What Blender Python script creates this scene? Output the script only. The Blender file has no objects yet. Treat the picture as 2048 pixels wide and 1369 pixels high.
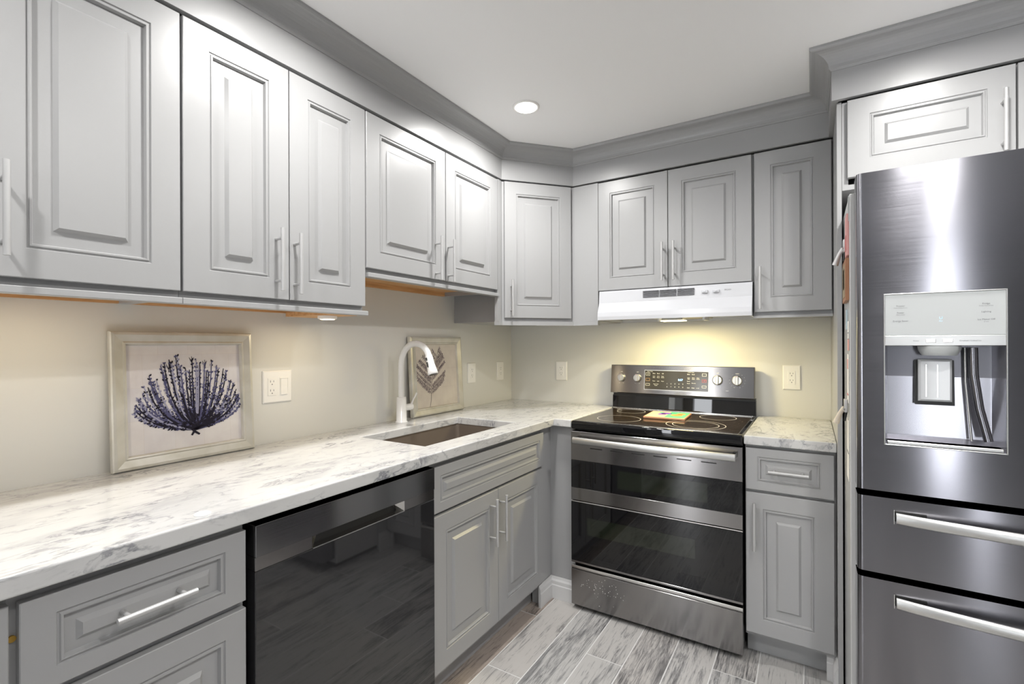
import bpy, bmesh, math, random
from mathutils import Vector, Matrix
random.seed(7)
PI = math.pi
S = bpy.context.scene
COL = S.collection

# ------------------------------------------------------------------ camera
cd = bpy.data.cameras.new('camera'); cam = bpy.data.objects.new('camera', cd); COL.objects.link(cam)
cam.location = (1.7473, -2.7891, 1.2838)
cam.rotation_mode = 'QUATERNION'
_yaw, _roll = 0.55782, -0.00349
cam.rotation_quaternion = (Matrix.Rotation(_yaw, 4, 'Z') @ Matrix.Rotation(PI/2, 4, 'X') @ Matrix.Rotation(-_roll*-1, 4, 'Z')).to_quaternion()
cd.sensor_width = 36; cd.lens = 36*961.2/2048; cd.shift_y = (690.25-684.5)/2048
cd.clip_start = 0.02
S.camera = cam

# ------------------------------------------------------------------ world, exposure
w = bpy.data.worlds.new('world'); S.world = w; w.use_nodes = True
w.node_tree.nodes['Background'].inputs[0].default_value = (0.93, 0.96, 1.0, 1)
w.node_tree.nodes['Background'].inputs[1].default_value = 15.0
S.view_settings.view_transform = 'Standard'; S.view_settings.look = 'None'
S.view_settings.gamma = 1; S.view_settings.use_curve_mapping = False
S.view_settings.exposure = -0.28
ZCEIL = 2.335
LAMP_W = 13.5          # watts of each ceiling downlight
LAMPS = [(.68, -.955), (.74, -1.93), (.75, -2.95), (2.10, -1.22), (2.12, -1.98), (2.38, -2.95)]

# ------------------------------------------------------------------ materials
def sin(n, k, v):
    if k in n.inputs: n.inputs[k].default_value = v
MATS = {}
def mat(name, col, rough=.5, metal=0., **k):
    if name in MATS: return MATS[name]
    m = bpy.data.materials.new(name); m.use_nodes = True; MATS[name] = m
    b = m.node_tree.nodes['Principled BSDF']
    sin(b, 'Base Color', (*col, 1)); sin(b, 'Roughness', rough); sin(b, 'Metallic', metal)
    for kk, v in k.items():
        sin(b, kk.replace('_', ' '), (*v, 1) if isinstance(v, tuple) else v)
    return m
def N(m, t, **props):
    n = m.node_tree.nodes.new(t)
    for k, v in props.items(): setattr(n, k, v)
    return n
def L(m, a, b): m.node_tree.links.new(a, b)
def bsdf(m): return m.node_tree.nodes['Principled BSDF']
def ramp(m, stops):
    r = N(m, 'ShaderNodeValToRGB'); e = r.color_ramp.elements
    while len(e) < len(stops): e.new(0.5)
    for i, (p, c) in enumerate(stops):
        e[i].position = p; e[i].color = (*c, 1) if len(c) == 3 else c
    return r
def bump_noise(m, scale, strength, dist=.001, detail=2, coord='Object'):
    tc = N(m, 'ShaderNodeTexCoord'); n = N(m, 'ShaderNodeTexNoise'); n.inputs['Scale'].default_value = scale; n.inputs['Detail'].default_value = detail
    L(m, tc.outputs[coord], n.inputs['Vector'])
    b = N(m, 'ShaderNodeBump'); b.inputs['Strength'].default_value = strength; b.inputs['Distance'].default_value = dist
    L(m, n.outputs['Fac'], b.inputs['Height']); L(m, b.outputs[0], bsdf(m).inputs['Normal'])

M_cab = mat('cabinet_paint', (.365, .367, .37), .33); bump_noise(M_cab, 60, .12, .001)
M_wood = mat('raw_wood', (.62, .36, .16), .6)
def _wood():
    m = M_wood; tc = N(m, 'ShaderNodeTexCoord'); mp = N(m, 'ShaderNodeMapping'); mp.inputs['Scale'].default_value = (30, 2, 30)
    n = N(m, 'ShaderNodeTexNoise'); n.inputs['Scale'].default_value = 3; n.inputs['Detail'].default_value = 5
    r = ramp(m, [(.3, (.52, .28, .11)), (.7, (.70, .42, .20))])
    L(m, tc.outputs['Object'], mp.inputs[0]); L(m, mp.outputs[0], n.inputs['Vector']); L(m, n.outputs['Fac'], r.inputs[0]); L(m, r.outputs[0], bsdf(m).inputs['Base Color'])
_wood()
M_wall = mat('wall_paint', (.71, .705, .668), .6); bump_noise(M_wall, 180, .12, .0006)
M_wall2 = mat('unseen_wall_darkened', (.34, .34, .345), .6)  # grey put on the unseen right and rear walls to dim fill and reflections
M_ceil = mat('ceiling_paint', (.90, .90, .90), .8)
M_handle = mat('satin_nickel', (.52, .52, .52), .45, .5)
M_white = mat('white_plastic', (.90, .89, .86), .35)
M_hood = mat('white_enamel', (.60, .61, .64), .18)
M_chromew = mat('white_faucet_enamel', (.82, .82, .82), .15)
M_black = mat('black_plastic', (.012, .012, .012), .4)
M_dark = mat('dark_gap', (.02, .02, .02), .7)
M_glassblk = mat('black_glass', (.006, .006, .007), .02, Specular_IOR_Level=.5)
M_dwglass = mat('dishwasher_black_steel', (.02, .02, .022), .035, Specular_IOR_Level=.7, IOR=1.5)
M_chrome = mat('bright_trim', (.75, .74, .72), .2, 1.)
M_basebd = mat('baseboard_paint', (.62, .62, .62), .35)
def steel(name, col, rough, aniso=.75):
    m = mat(name, col, rough, 1.0)
    b = bsdf(m); sin(b, 'Anisotropic', aniso); sin(b, 'Anisotropic Rotation', .25)
    g = N(m, 'ShaderNodeNewGeometry'); v = N(m, 'ShaderNodeVectorMath', operation='CROSS_PRODUCT'); v.inputs[1].default_value = (0, 0, 1)
    L(m, g.outputs['Normal'], v.inputs[0]); L(m, v.outputs[0], b.inputs['Tangent'])
    tc = N(m, 'ShaderNodeTexCoord'); mp = N(m, 'ShaderNodeMapping'); mp.inputs['Scale'].default_value = (3, 3, 400)
    n = N(m, 'ShaderNodeTexNoise'); n.inputs['Scale'].default_value = 1; n.inputs['Detail'].default_value = 3
    L(m, tc.outputs['Object'], mp.inputs[0]); L(m, mp.outputs[0], n.inputs['Vector'])
    n2 = N(m, 'ShaderNodeTexNoise'); n2.inputs['Scale'].default_value = 4; n2.inputs['Detail'].default_value = 4
    L(m, tc.outputs['Object'], n2.inputs['Vector'])
    ad = N(m, 'ShaderNodeMath', operation='ADD'); L(m, n.outputs['Fac'], ad.inputs[0]); L(m, n2.outputs['Fac'], ad.inputs[1])
    mr = N(m, 'ShaderNodeMapRange'); mr.inputs['From Min'].default_value = .6; mr.inputs['From Max'].default_value = 1.4
    mr.inputs['To Min'].default_value = rough-.02; mr.inputs['To Max'].default_value = rough+.03
    L(m, ad.outputs[0], mr.inputs['Value']); L(m, mr.outputs[0], b.inputs['Roughness'])
    return m
M_fridge = steel('black_stainless', (.24, .238, .260), .17, .9)
M_range = steel('dark_stainless', (.29, .28, .278), .17, .85)
M_dwst = steel('dishwasher_stainless', (.27, .27, .275), .15)
M_bright = steel('brushed_steel', (.60, .60, .59), .33, .4)
M_fside = mat('fridge_side_enamel', (.58, .58, .58), .16, 0.)
M_sink = mat('sink_composite', (.19, .155, .125), .38, .25)
M_dispgrey = mat('dispenser_grey', (.50, .52, .52), .3)
M_dispwell = mat('dispenser_well', (.42, .42, .46), .18, .75)
M_clear = mat('clear_plastic', (.50, .51, .52), .10, 0., Alpha=1.)
M_text = mat('grey_print', (.18, .18, .19), .5)
M_textw = mat('pale_print', (.75, .75, .72), .5)
def emis(name, col, st):
    m = mat(name, col, .4); sin(bsdf(m), 'Emission Color', (*col, 1)); sin(bsdf(m), 'Emission Strength', st); return m
M_lamp = emis('lamp_diffuser', (1., .98, .95), 12.)
M_hlamp = emis('hood_lamp_lens', (1., .90, .62), 6.)
M_puck = emis('puck_lens', (1., .80, .50), 5.)
M_led = emis('blue_led', (.35, .65, 1.), 3.)
M_ledp = emis('blue_led_dim', (.45, .70, .9), .7)

def marble():
    m = mat('marble_laminate', (.85, .85, .83), .13, Specular_IOR_Level=.5)
    tc = N(m, 'ShaderNodeTexCoord'); mp = N(m, 'ShaderNodeMapping')
    mp.inputs['Rotation'].default_value = (.0, .0, math.radians(-20)); mp.inputs['Scale'].default_value = (2.6, 1.0, 2.0)
    L(m, tc.outputs['Object'], mp.inputs[0])
    def vein(scale, width, det, seed, dark, dist=1.2):
        n = N(m, 'ShaderNodeTexNoise', noise_dimensions='4D'); n.inputs['W'].default_value = seed
        n.inputs['Scale'].default_value = scale; n.inputs['Detail'].default_value = det; n.inputs['Roughness'].default_value = .62; n.inputs['Distortion'].default_value = dist
        L(m, mp.outputs[0], n.inputs['Vector'])
        s = N(m, 'ShaderNodeMath', operation='SUBTRACT'); s.inputs[1].default_value = .5; L(m, n.outputs['Fac'], s.inputs[0])
        a = N(m, 'ShaderNodeMath', operation='ABSOLUTE'); L(m, s.outputs[0], a.inputs[0])
        r = N(m, 'ShaderNodeMapRange'); r.inputs['From Min'].default_value = 0; r.inputs['From Max'].default_value = width
        r.inputs['To Min'].default_value = dark; r.inputs['To Max'].default_value = 0; L(m, a.outputs[0], r.inputs['Value'])
        # break veins up with a mask
        k = N(m, 'ShaderNodeTexNoise', noise_dimensions='4D'); k.inputs['W'].default_value = seed+9; k.inputs['Scale'].default_value = scale*1.3; k.inputs['Detail'].default_value = 3
        L(m, mp.outputs[0], k.inputs['Vector'])
        kr = N(m, 'ShaderNodeMapRange'); kr.inputs['From Min'].default_value = .46; kr.inputs['From Max'].default_value = .62; L(m, k.outputs['Fac'], kr.inputs['Value'])
        mu = N(m, 'ShaderNodeMath', operation='MULTIPLY'); L(m, r.outputs[0], mu.inputs[0]); L(m, kr.outputs[0], mu.inputs[1])
        return mu.outputs[0]
    v1 = vein(4.0, .026, 9, 1.3, .70, .9); v2 = vein(8.5, .028, 8, 4.1, .45, .8); v3 = vein(3.0, .10, 6, 7.7, .25, .6)
    a1 = N(m, 'ShaderNodeMath', operation='ADD'); L(m, v1, a1.inputs[0]); L(m, v2, a1.inputs[1])
    a2 = N(m, 'ShaderNodeMath', operation='ADD', use_clamp=True); L(m, a1.outputs[0], a2.inputs[0]); L(m, v3, a2.inputs[1])
    mx = N(m, 'ShaderNodeMix', data_type='RGBA'); mx.inputs[6].default_value = (.585, .585, .58, 1); mx.inputs[7].default_value = (.16, .165, .19, 1)
    L(m, a2.outputs[0], mx.inputs[0]); L(m, mx.outputs[2], bsdf(m).inputs['Base Color'])
    return m
M_marble = marble()

def plankmat():
    m = mat('wood_look_plank', (.4, .4, .4), .28)
    uv = N(m, 'ShaderNodeUVMap'); uv.uv_map = 'UVMap'
    at = N(m, 'ShaderNodeAttribute'); at.attribute_name = 'rnd'
    def noise(sx, sy, det, dist, sc=1., rough=.6):
        mp = N(m, 'ShaderNodeMapping'); mp.inputs['Scale'].default_value = (sx, sy, 1)
        n = N(m, 'ShaderNodeTexNoise', noise_dimensions='4D'); n.inputs['Scale'].default_value = sc; n.inputs['Detail'].default_value = det; n.inputs['Distortion'].default_value = dist; n.inputs['Roughness'].default_value = rough
        L(m, uv.outputs[0], mp.inputs[0]); L(m, mp.outputs[0], n.inputs['Vector'])
        s = N(m, 'ShaderNodeMath', operation='MULTIPLY'); s.inputs[1].default_value = 37.; L(m, at.outputs['Fac'], s.inputs[0]); L(m, s.outputs[0], n.inputs['W'])
        return n.outputs['Fac']
    n1 = noise(34, 3.2, 10, 2.2, 1, .72)      # streaky grain
    n2 = noise(230, 9, 5, 1.5, 1, .7)                # fine grain
    n3 = noise(7, 2.0, 3, .5)                # patches
    a = N(m, 'ShaderNodeMath', operation='MULTIPLY_ADD'); a.inputs[1].default_value = .55; L(m, n2, a.inputs[0]); L(m, n1, a.inputs[2])
    b = N(m, 'ShaderNodeMath', operation='MULTIPLY_ADD'); b.inputs[1].default_value = .45; L(m, n3, b.inputs[0]); L(m, a.outputs[0], b.inputs[2])
    c = N(m, 'ShaderNodeMath', operation='MULTIPLY_ADD'); c.inputs[1].default_value = .10; L(m, at.outputs['Fac'], c.inputs[0]); L(m, b.outputs[0], c.inputs[2])
    r = ramp(m, [(.62, (.025, .025, .027)), (.79, (.10, .10, .104)), (.90, (.25, .25, .25)), (1.0, (.46, .455, .445))])
    mr = N(m, 'ShaderNodeMath', operation='MULTIPLY'); mr.inputs[1].default_value = .93; L(m, c.outputs[0], mr.inputs[0]); L(m, mr.outputs[0], r.inputs[0])
    # some planks browner
    hs = N(m, 'ShaderNodeMix', data_type='RGBA', blend_type='MULTIPLY'); hs.inputs[7].default_value = (.86, .74, .66, 1)
    at2 = N(m, 'ShaderNodeAttribute'); at2.attribute_name = 'brown'
    L(m, at2.outputs['Fac'], hs.inputs[0]); L(m, r.outputs[0], hs.inputs[6]); L(m, hs.outputs[2], bsdf(m).inputs['Base Color'])
    bp = N(m, 'ShaderNodeBump'); bp.inputs['Strength'].default_value = .25; bp.inputs['Distance'].default_value = .001; L(m, a.outputs[0], bp.inputs['Height']); L(m, bp.outputs[0], bsdf(m).inputs['Normal'])
    return m
M_plank = plankmat(); M_grout = mat('grout', (.62, .62, .61), .8)

def framemat():
    m = mat('silver_leaf_frame', (.55, .53, .46), .30, .35)
    tc = N(m, 'ShaderNodeTexCoord'); n = N(m, 'ShaderNodeTexNoise'); n.inputs['Scale'].default_value = 9; n.inputs['Detail'].default_value = 4; n.inputs['Distortion'].default_value = .6
    r = ramp(m, [(.3, (.52, .49, .41)), (.5, (.62, .60, .53)), (.72, (.70, .68, .63))])
    L(m, tc.outputs['Object'], n.inputs['Vector']); L(m, n.outputs['Fac'], r.inputs[0]); L(m, r.outputs[0], bsdf(m).inputs['Base Color']); return m
M_frame = framemat()
M_framedk = mat('frame_edge_dark', (.10, .09, .08), .5)
def papermat(name, c1, c2, c3):
    m = mat(name, c1, .55)
    tc = N(m, 'ShaderNodeTexCoord'); v = N(m, 'ShaderNodeTexBrick'); v.inputs['Scale'].default_value = 1.; v.inputs['Color1'].default_value = (*c1, 1); v.inputs['Color2'].default_value = (*c2, 1); v.inputs['Mortar'].default_value = (*c3, 1)
    v.inputs['Brick Width'].default_value = .085; v.inputs['Row Height'].default_value = .10; v.inputs['Mortar Size'].default_value = .0006
    mp = N(m, 'ShaderNodeMapping'); mp.inputs['Rotation'].default_value = (0, 0, 0)
    sx = N(m, 'ShaderNodeSeparateXYZ'); cx = N(m, 'ShaderNodeCombineXYZ'); L(m, tc.outputs['Object'], sx.inputs[0]); L(m, sx.outputs[1], cx.inputs[0]); L(m, sx.outputs[2], cx.inputs[1])
    L(m, cx.outputs[0], v.inputs['Vector'])
    n = N(m, 'ShaderNodeTexNoise'); n.inputs['Scale'].default_value = 12; n.inputs['Detail'].default_value = 5; L(m, tc.outputs['Object'], n.inputs['Vector'])
    mx = N(m, 'ShaderNodeMix', data_type='RGBA', blend_type='MULTIPLY'); r = ramp(m, [(.3, (.86, .84, .86)), (.65, (1, 1, 1))]); L(m, n.outputs['Fac'], r.inputs[0])
    mx.inputs[0].default_value = 1; L(m, v.outputs[0], mx.inputs[6]); L(m, r.outputs[0], mx.inputs[7]); L(m, mx.outputs[2], bsdf(m).inputs['Base Color']); return m
M_paper1 = papermat('print_paper', (.72, .69, .68), (.68, .66, .68), (.66, .62, .60))
M_paper2 = papermat('print_paper_cream', (.66, .60, .52), (.64, .58, .51), (.58, .52, .45))
M_inkb = mat('ink_black', (.02, .018, .03), .85, Specular_IOR_Level=.15); M_inkp = mat('ink_purple', (.09, .09, .18), .85, Specular_IOR_Level=.15); M_inkl = mat('ink_lilac', (.32, .32, .44), .85, Specular_IOR_Level=.15)
M_inkg = mat('ink_grey_brown', (.16, .13, .14), .85, Specular_IOR_Level=.15); M_inkg2 = mat('ink_taupe', (.33, .28, .27), .85, Specular_IOR_Level=.15)

# ------------------------------------------------------------------ mesh builder
class MB:
    def __init__(s): s.v = []; s.f = []; s.m = []; s.ms = []; s.sm = []
    def mi(s, m):
        if m not in s.ms: s.ms.append(m)
        return s.ms.index(m)
    def add(s, vs, fs, m, smooth=False):
        o = len(s.v); s.v += [tuple(v) for v in vs]; i = s.mi(m)
        for f in fs: s.f.append(tuple(o+k for k in f)); s.m.append(i); s.sm.append(smooth)
        return s
    def box(s, x0, x1, y0, y1, z0, z1, m, bev=0, seg=1):
        if bev > 0:
            bm = bmesh.new(); bmesh.ops.create_cube(bm, size=1)
            for v in bm.verts: v.co = ((x0+x1)/2+v.co.x*(x1-x0), (y0+y1)/2+v.co.y*(y1-y0), (z0+z1)/2+v.co.z*(z1-z0))
            bmesh.ops.bevel(bm, geom=bm.edges[:], offset=min(bev, .49*min(x1-x0, y1-y0, z1-z0)), segments=seg, affect='EDGES', profile=.5)
            return s.bm(bm, m, seg > 1)
        vs = [(x, y, z) for x in (x0, x1) for y in (y0, y1) for z in (z0, z1)]
        fs = [(0, 1, 3, 2), (4, 6, 7, 5), (0, 4, 5, 1), (2, 3, 7, 6), (0, 2, 6, 4), (1, 5, 7, 3)]
        return s.add(vs, fs, m)
    def bm(s, bm, m, smooth=False):
        bm.verts.index_update(); s.add([v.co[:] for v in bm.verts], [[v.index for v in f.verts] for f in bm.faces], m, smooth); bm.free(); return s
    def cyl(s, a, b, r, m, n=16, r2=None, caps=True, smooth=True):
        a = Vector(a); b = Vector(b); r2 = r if r2 is None else r2
        d = (b-a).normalized(); u = d.orthogonal().normalized(); w_ = d.cross(u)
        vs = []
        for p, rr in ((a, r), (b, r2)):
            for i in range(n):
                t = 2*PI*i/n; vs.append(p+u*math.cos(t)*rr+w_*math.sin(t)*rr)
        s.add(vs, [(i, (i+1) % n, n+(i+1) % n, n+i) for i in range(n)], m, smooth)
        if caps: s.add(vs, [tuple(range(n-1, -1, -1)), tuple(range(n, 2*n))], m)
        return s
    def tube(s, pts, r, m, n=14, flat=None):
        pts = [Vector(p) for p in pts]; rs = r if isinstance(r, (list, tuple)) else [r]*len(pts)
        t0 = (pts[1]-pts[0]).normalized(); u = t0.orthogonal().normalized(); vs = []
        for i, p in enumerate(pts):
            t = (pts[min(i+1, len(pts)-1)]-pts[max(i-1, 0)]).normalized()
            u = (u-t*u.dot(t)).normalized(); w_ = t.cross(u)
            for k in range(n):
                a = 2*PI*k/n; vs.append(p+u*math.cos(a)*rs[i]+w_*math.sin(a)*rs[i])
        fs = [(i*n+k, i*n+(k+1) % n, (i+1)*n+(k+1) % n, (i+1)*n+k) for i in range(len(pts)-1) for k in range(n)]
        s.add(vs, fs, m, True); q = (len(pts)-1)*n
        s.add(vs, [tuple(range(n-1, -1, -1)), tuple(range(q, q+n))], m)
        return s
    def lathe(s, o, ax, prof, m, n=28):      # prof: (distance along ax, radius)
        o = Vector(o); ax = Vector(ax).normalized(); u = ax.orthogonal().normalized(); w_ = ax.cross(u); vs = []
        for h, r in prof:
            for k in range(n):
                a = 2*PI*k/n; vs.append(o+ax*h+u*math.cos(a)*r+w_*math.sin(a)*r)
        fs = [(i*n+k, i*n+(k+1) % n, (i+1)*n+(k+1) % n, (i+1)*n+k) for i in range(len(prof)-1) for k in range(n)]
        s.add(vs, fs, m, True); q = (len(prof)-1)*n
        s.add(vs, [tuple(range(n-1, -1, -1)), tuple(range(q, q+n))], m); return s
    def prism(s, poly, axis, a, b, m):       # poly 2D in the other two axes (cyclic order), extruded along axis
        n = len(poly)
        def P(p, t): return {'x': (t, p[0], p[1]), 'y': (p[0], t, p[1]), 'z': (p[0], p[1], t)}[axis]
        vs = [P(p, a) for p in poly]+[P(p, b) for p in poly]
        s.add(vs, [tuple(range(n)), tuple(range(2*n-1, n-1, -1))]+[(i, n+i, n+(i+1) % n, (i+1) % n) for i in range(n)], m); return s
    def frame(s, O, U, V, W, rings, m, back=True):
        """concentric rectangles: rings = (u0,u1,v0,v1,w); first ring is the outermost back edge"""
        O, U, V, W = map(Vector, (O, U, V, W)); vs = []
        for (u0, u1, v0, v1, ww) in rings:
            for (a, b) in ((u0, v0), (u1, v0), (u1, v1), (u0, v1)): vs.append(O+U*a+V*b+W*ww)
        fs = []
        for i in range(len(rings)-1):
            for k in range(4): fs.append((i*4+k, i*4+(k+1) % 4, (i+1)*4+(k+1) % 4, (i+1)*4+k))
        q = (len(rings)-1)*4; fs.append((q, q+1, q+2, q+3))
        if back: fs.append((3, 2, 1, 0))
        s.add(vs, fs, m); return s
    def text(s, txt, O, U, V, size, m, depth=.0004, align='CENTER', lift=.0004):
        c = bpy.data.curves.new('t', 'FONT'); c.body = txt; c.size = size; c.align_x = align; c.align_y = 'CENTER'; c.resolution_u = 2
        o = bpy.data.objects.new('t', c); me = o.to_mesh()
        O, U, V = Vector(O), Vector(U).normalized(), Vector(V).normalized(); W = U.cross(V)
        vs = [O+U*v.co.x+V*v.co.y+W*lift for v in me.vertices]; fs = [tuple(p.vertices) for p in me.polygons]
        s.add(vs, fs, m); o.to_mesh_clear(); bpy.data.objects.remove(o); bpy.data.curves.remove(c); return s
    def build(s, name, parent=None, origin=None, fix=True):
        me = bpy.data.meshes.new(name); me.from_pydata(s.v, [], s.f)
        for m in s.ms: me.materials.append(m)
        for p, i, sm in zip(me.polygons, s.m, s.sm): p.material_index = i; p.use_smooth = sm
        if fix:
            bm = bmesh.new(); bm.from_mesh(me); bmesh.ops.recalc_face_normals(bm, faces=bm.faces[:]); bm.to_mesh(me); bm.free()
        o = bpy.data.objects.new(name, me); COL.objects.link(o)
        pl = Vector((0, 0, 0))
        if parent is not None:
            o.parent = parent; q = parent
            while q is not None: pl = pl+q.location; q = q.parent
        if origin is None:
            xs = [v.co for v in me.vertices]; origin = Vector(((min(v.x for v in xs)+max(v.x for v in xs))/2, (min(v.y for v in xs)+max(v.y for v in xs))/2, min(v.z for v in xs)))
        origin = Vector(origin)
        for v in me.vertices: v.co -= origin
        o.location = origin-pl
        return o
def tag(o, label, cat, group=None, kind=None):
    if label: o['label'] = label
    if cat: o['category'] = cat
    if group: o['group'] = group
    if kind: o['kind'] = kind
    return o
def thing(name, loc, label, cat, group=None):
    o = bpy.data.objects.new(name, None); COL.objects.link(o); o.location = loc; o.empty_display_size = .05
    return tag(o, label, cat, group)
def struct(o): o['kind'] = 'structure'; return o
X, Y, Z = Vector((1, 0, 0)), Vector((0, 1, 0)), Vector((0, 0, 1))

# ------------------------------------------------------------------ room shell
XR, YR = 4.2, -5.4
struct(MB().box(0, XR, -.0, .12, 0, ZCEIL, M_wall).build('wall_back'))
struct(MB().box(-.12, 0, -4.45, .12, 0, ZCEIL, M_wall).box(-.12, 0, YR, -4.80, 0, ZCEIL, M_wall).box(-.12, 0, -4.80, -4.45, 2.1, ZCEIL, M_wall).box(-.12, 0, -4.80, -4.45, 0, .12, M_wall).build('wall_left'))
struct(MB().box(XR, XR+.12, YR, .12, 0, ZCEIL, M_wall2).build('wall_right'))
b = MB()                                    # rear wall with two tall slim daylight openings
for (a_, c_) in ((-.0, .14), (.42, 2.72), (2.92, XR)): b.box(a_, c_, YR-.12, YR, 0, ZCEIL, M_wall2)
for (a_, c_) in ((.14, .42), (2.72, 2.92)): b.box(a_, c_, YR-.12, YR, 0, .10, M_wall2).box(a_, c_, YR-.12, YR, 2.1, ZCEIL, M_wall2)
struct(b.build('wall_rear'))
b = MB().box(-.12, XR+.12, YR-.12, .12, ZCEIL, ZCEIL+.08, M_ceil); struct(b.build('ceiling'))
# floor: individual planks in one mesh, grout between them
b = MB(); rn = []; br = []; uvs = []
ends = {-1: -.80, 0: -1.205, 2: -.933, 5: -.762, 1: -.35, 3: -.10, 4: -1.05, 6: -.30, 7: -1.0}
PW, PL, G = .1538, 1.2, .0013
k = -5; planks = []
rg = random.Random(3)
while .6405+PW*k < XR:
    x0 = .6405+PW*k; e = ends.get(k, -rg.random()*PL)
    y = e+PL
    while y > YR:
        y1 = min(y, 0.0); y0 = max(y-PL, YR)
        if y1 > y0+.01 and x0+PW > 0:
            planks.append((max(x0, 0), min(x0+PW, XR), y0, y1, rg.random(), 1.0 if (k == -1) else rg.random()*.25))
        y -= PL
    k += 1
me_v = []; me_f = []
for (x0, x1, y0, y1, r_, bw) in planks:
    o_ = len(me_v); z0, z1 = -.004, 0.; e_ = .0012
    a0, a1, c0, c1 = x0+G, x1-G, y0+G, y1-G
    me_v += [(a0, c0, z0), (a1, c0, z0), (a1, c1, z0), (a0, c1, z0), (a0+e_, c0+e_, z1), (a1-e_, c0+e_, z1), (a1-e_, c1-e_, z1), (a0+e_, c1-e_, z1)]
    for f in ((4, 5, 6, 7), (0, 1, 5, 4), (1, 2, 6, 5), (2, 3, 7, 6), (3, 0, 4, 7)): me_f.append((tuple(o_+i for i in f), r_, bw))
o_ = len(me_v)
me_v += [(0, YR, -.0008), (XR, YR, -.0008), (XR, 0, -.0008), (0, 0, -.0008), (0, YR, -.05), (XR, YR, -.05), (XR, 0, -.05), (0, 0, -.05)]
gro = [(0, 1, 2, 3), (7, 6, 5, 4), (0, 4, 5, 1), (1, 5, 6, 2), (2, 6, 7, 3), (3, 7, 4, 0)]
me = bpy.data.meshes.new('floor'); me.from_pydata(me_v, [], [f for f, _, _ in me_f]+[tuple(o_+i for i in f) for f in gro])
me.materials.append(M_plank); me.materials.append(M_grout)
uvl = me.uv_layers.new(name='UVMap'); a1_ = me.attributes.new('rnd', 'FLOAT', 'FACE'); a2_ = me.attributes.new('brown', 'FLOAT', 'FACE')
for p in me.polygons:
    if p.index < len(me_f): a1_.data[p.index].value = me_f[p.index][1]; a2_.data[p.index].value = me_f[p.index][2]
    else: p.material_index = 1
    for li in p.loop_indices: v = me.vertices[me.loops[li].vertex_index].co; uvl.data[li].uv = (v.x, v.y)
fl = bpy.data.objects.new('floor', me); COL.objects.link(fl); struct(fl)

# frieze board and crown moulding following the cabinet fronts
XU = .36; YU = -.36; DA = (.362, -.668); DB = (.633, -.362)
path = [(XU, -3.2), DA, DB, (1.812, -.36), (1.812, -.712), (2.80, -.712)]
def sweep(path, prof, m, name):
    """profile (out, z) swept along a plan path; 'out' is to the room side, mitred"""
    nrm = []
    for i in range(len(path)-1):
        d = Vector((path[i+1][0]-path[i][0], path[i+1][1]-path[i][1])).normalized(); nrm.append(Vector((d.y, -d.x)))
    rows = []
    for i, p in enumerate(path):
        if i == 0: o_ = nrm[0]
        elif i == len(path)-1: o_ = nrm[-1]
        else:
            a, c = nrm[i-1], nrm[i]; o_ = (a+c)/(1+a.dot(c))
        rows.append([(p[0]+o_.x*u, p[1]+o_.y*u, z) for u, z in prof])
    n = len(prof); vs = [v for r in rows for v in r]
    fs = [(i*n+k, i*n+(k+1) % n, (i+1)*n+(k+1) % n, (i+1)*n+k) for i in range(len(path)-1) for k in range(n)]
    fs += [tuple(range(n)), tuple(range(len(vs)-1, len(vs)-n-1, -1))]
    b = MB(); b.add(vs, fs, m); return b.build(name)
struct(sweep(path, [(-.018, 2.157), (.002, 2.157), (.002, 2.262), (-.018, 2.262)], M_cab, 'trim_1'))
ct = [(.000, 2.2625), (.004, 2.2625), (.007, 2.268)]
for i in range(9):
    a = i/8*PI/2; ct.append((.010+.052*(1-math.cos(a)), 2.270+.050*math.sin(a)))
ct += [(.066, 2.322), (.070, 2.327), (.070, 2.3345), (-.018, 2.3345), (-.018, 2.2625)]
struct(sweep(path, ct, M_cab, 'trim_2'))

# baseboards in the inside corner and at the fridge panel
bbp = [(0, 0), (.014, 0), (.014, .066), (.011, .071), (.011, .088), (.006, .096), (.003, .108), (0, .108)]
struct(sweep([(.613, -.735), (.613, -.602), (.752, -.602)], bbp, M_basebd, 'baseboard_corner'))
bb2 = [(0, 0), (.014, 0), (.014, .066), (.011, .071), (.011, .088), (.006, .096), (.003, .108), (0, .108)]
struct(sweep([(1.792, -.588), (1.8255, -.588), (1.8255, -.690)], bb2, M_basebd, 'baseboard_right'))

# ------------------------------------------------------------------ cabinet fronts
def panel(mb, O, U, V, W, wd, ht, t=.02, mu=.064, mv=.062, m=None, raise_=True):
    m = m or M_cab
    O = Vector(O)
    R = lambda iu, iv, ww: (iu, wd-iu, iv, ht-iv, ww)
    c = .0015
    rings = [R(0, 0, 0), R(0, 0, t-c), R(c, c, t)]
    for off, ww in ((0, t), (.002, t-.0035), (.0045, t-.0035), (.0065, t-.0005), (.010, t-.0005), (.013, t-.010)):
        rings.append(R(mu+off, mv+off, ww))
    fw = min(.032, (min(wd-2*mu, ht-2*mv)/2-.013)*.45)
    rings.append(R(mu+.013+fw, mv+.013+fw, t-.010))
    rings.append(R(mu+.013+fw+.008, mv+.013+fw+.008, t-.0015))
    mb.frame(O, U, V, W, rings, m)
def bar_handle(parent, C, axis, W, L_=.19, sp=.128, name='handle', off=.036, r=.006):
    """C: point on the door face; axis: direction of bar; W: outward"""
    C, axis, W = Vector(C), Vector(axis), Vector(W); b = MB()
    b.cyl(C+W*off-axis*L_/2, C+W*off+axis*L_/2, r, M_handle, 16)
    for s_ in (-1, 1): b.cyl(C+axis*s_*sp/2+W*.0002, C+axis*s_*sp/2+W*off, r*.75, M_handle, 10)
    return b.build(name, parent)
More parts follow.
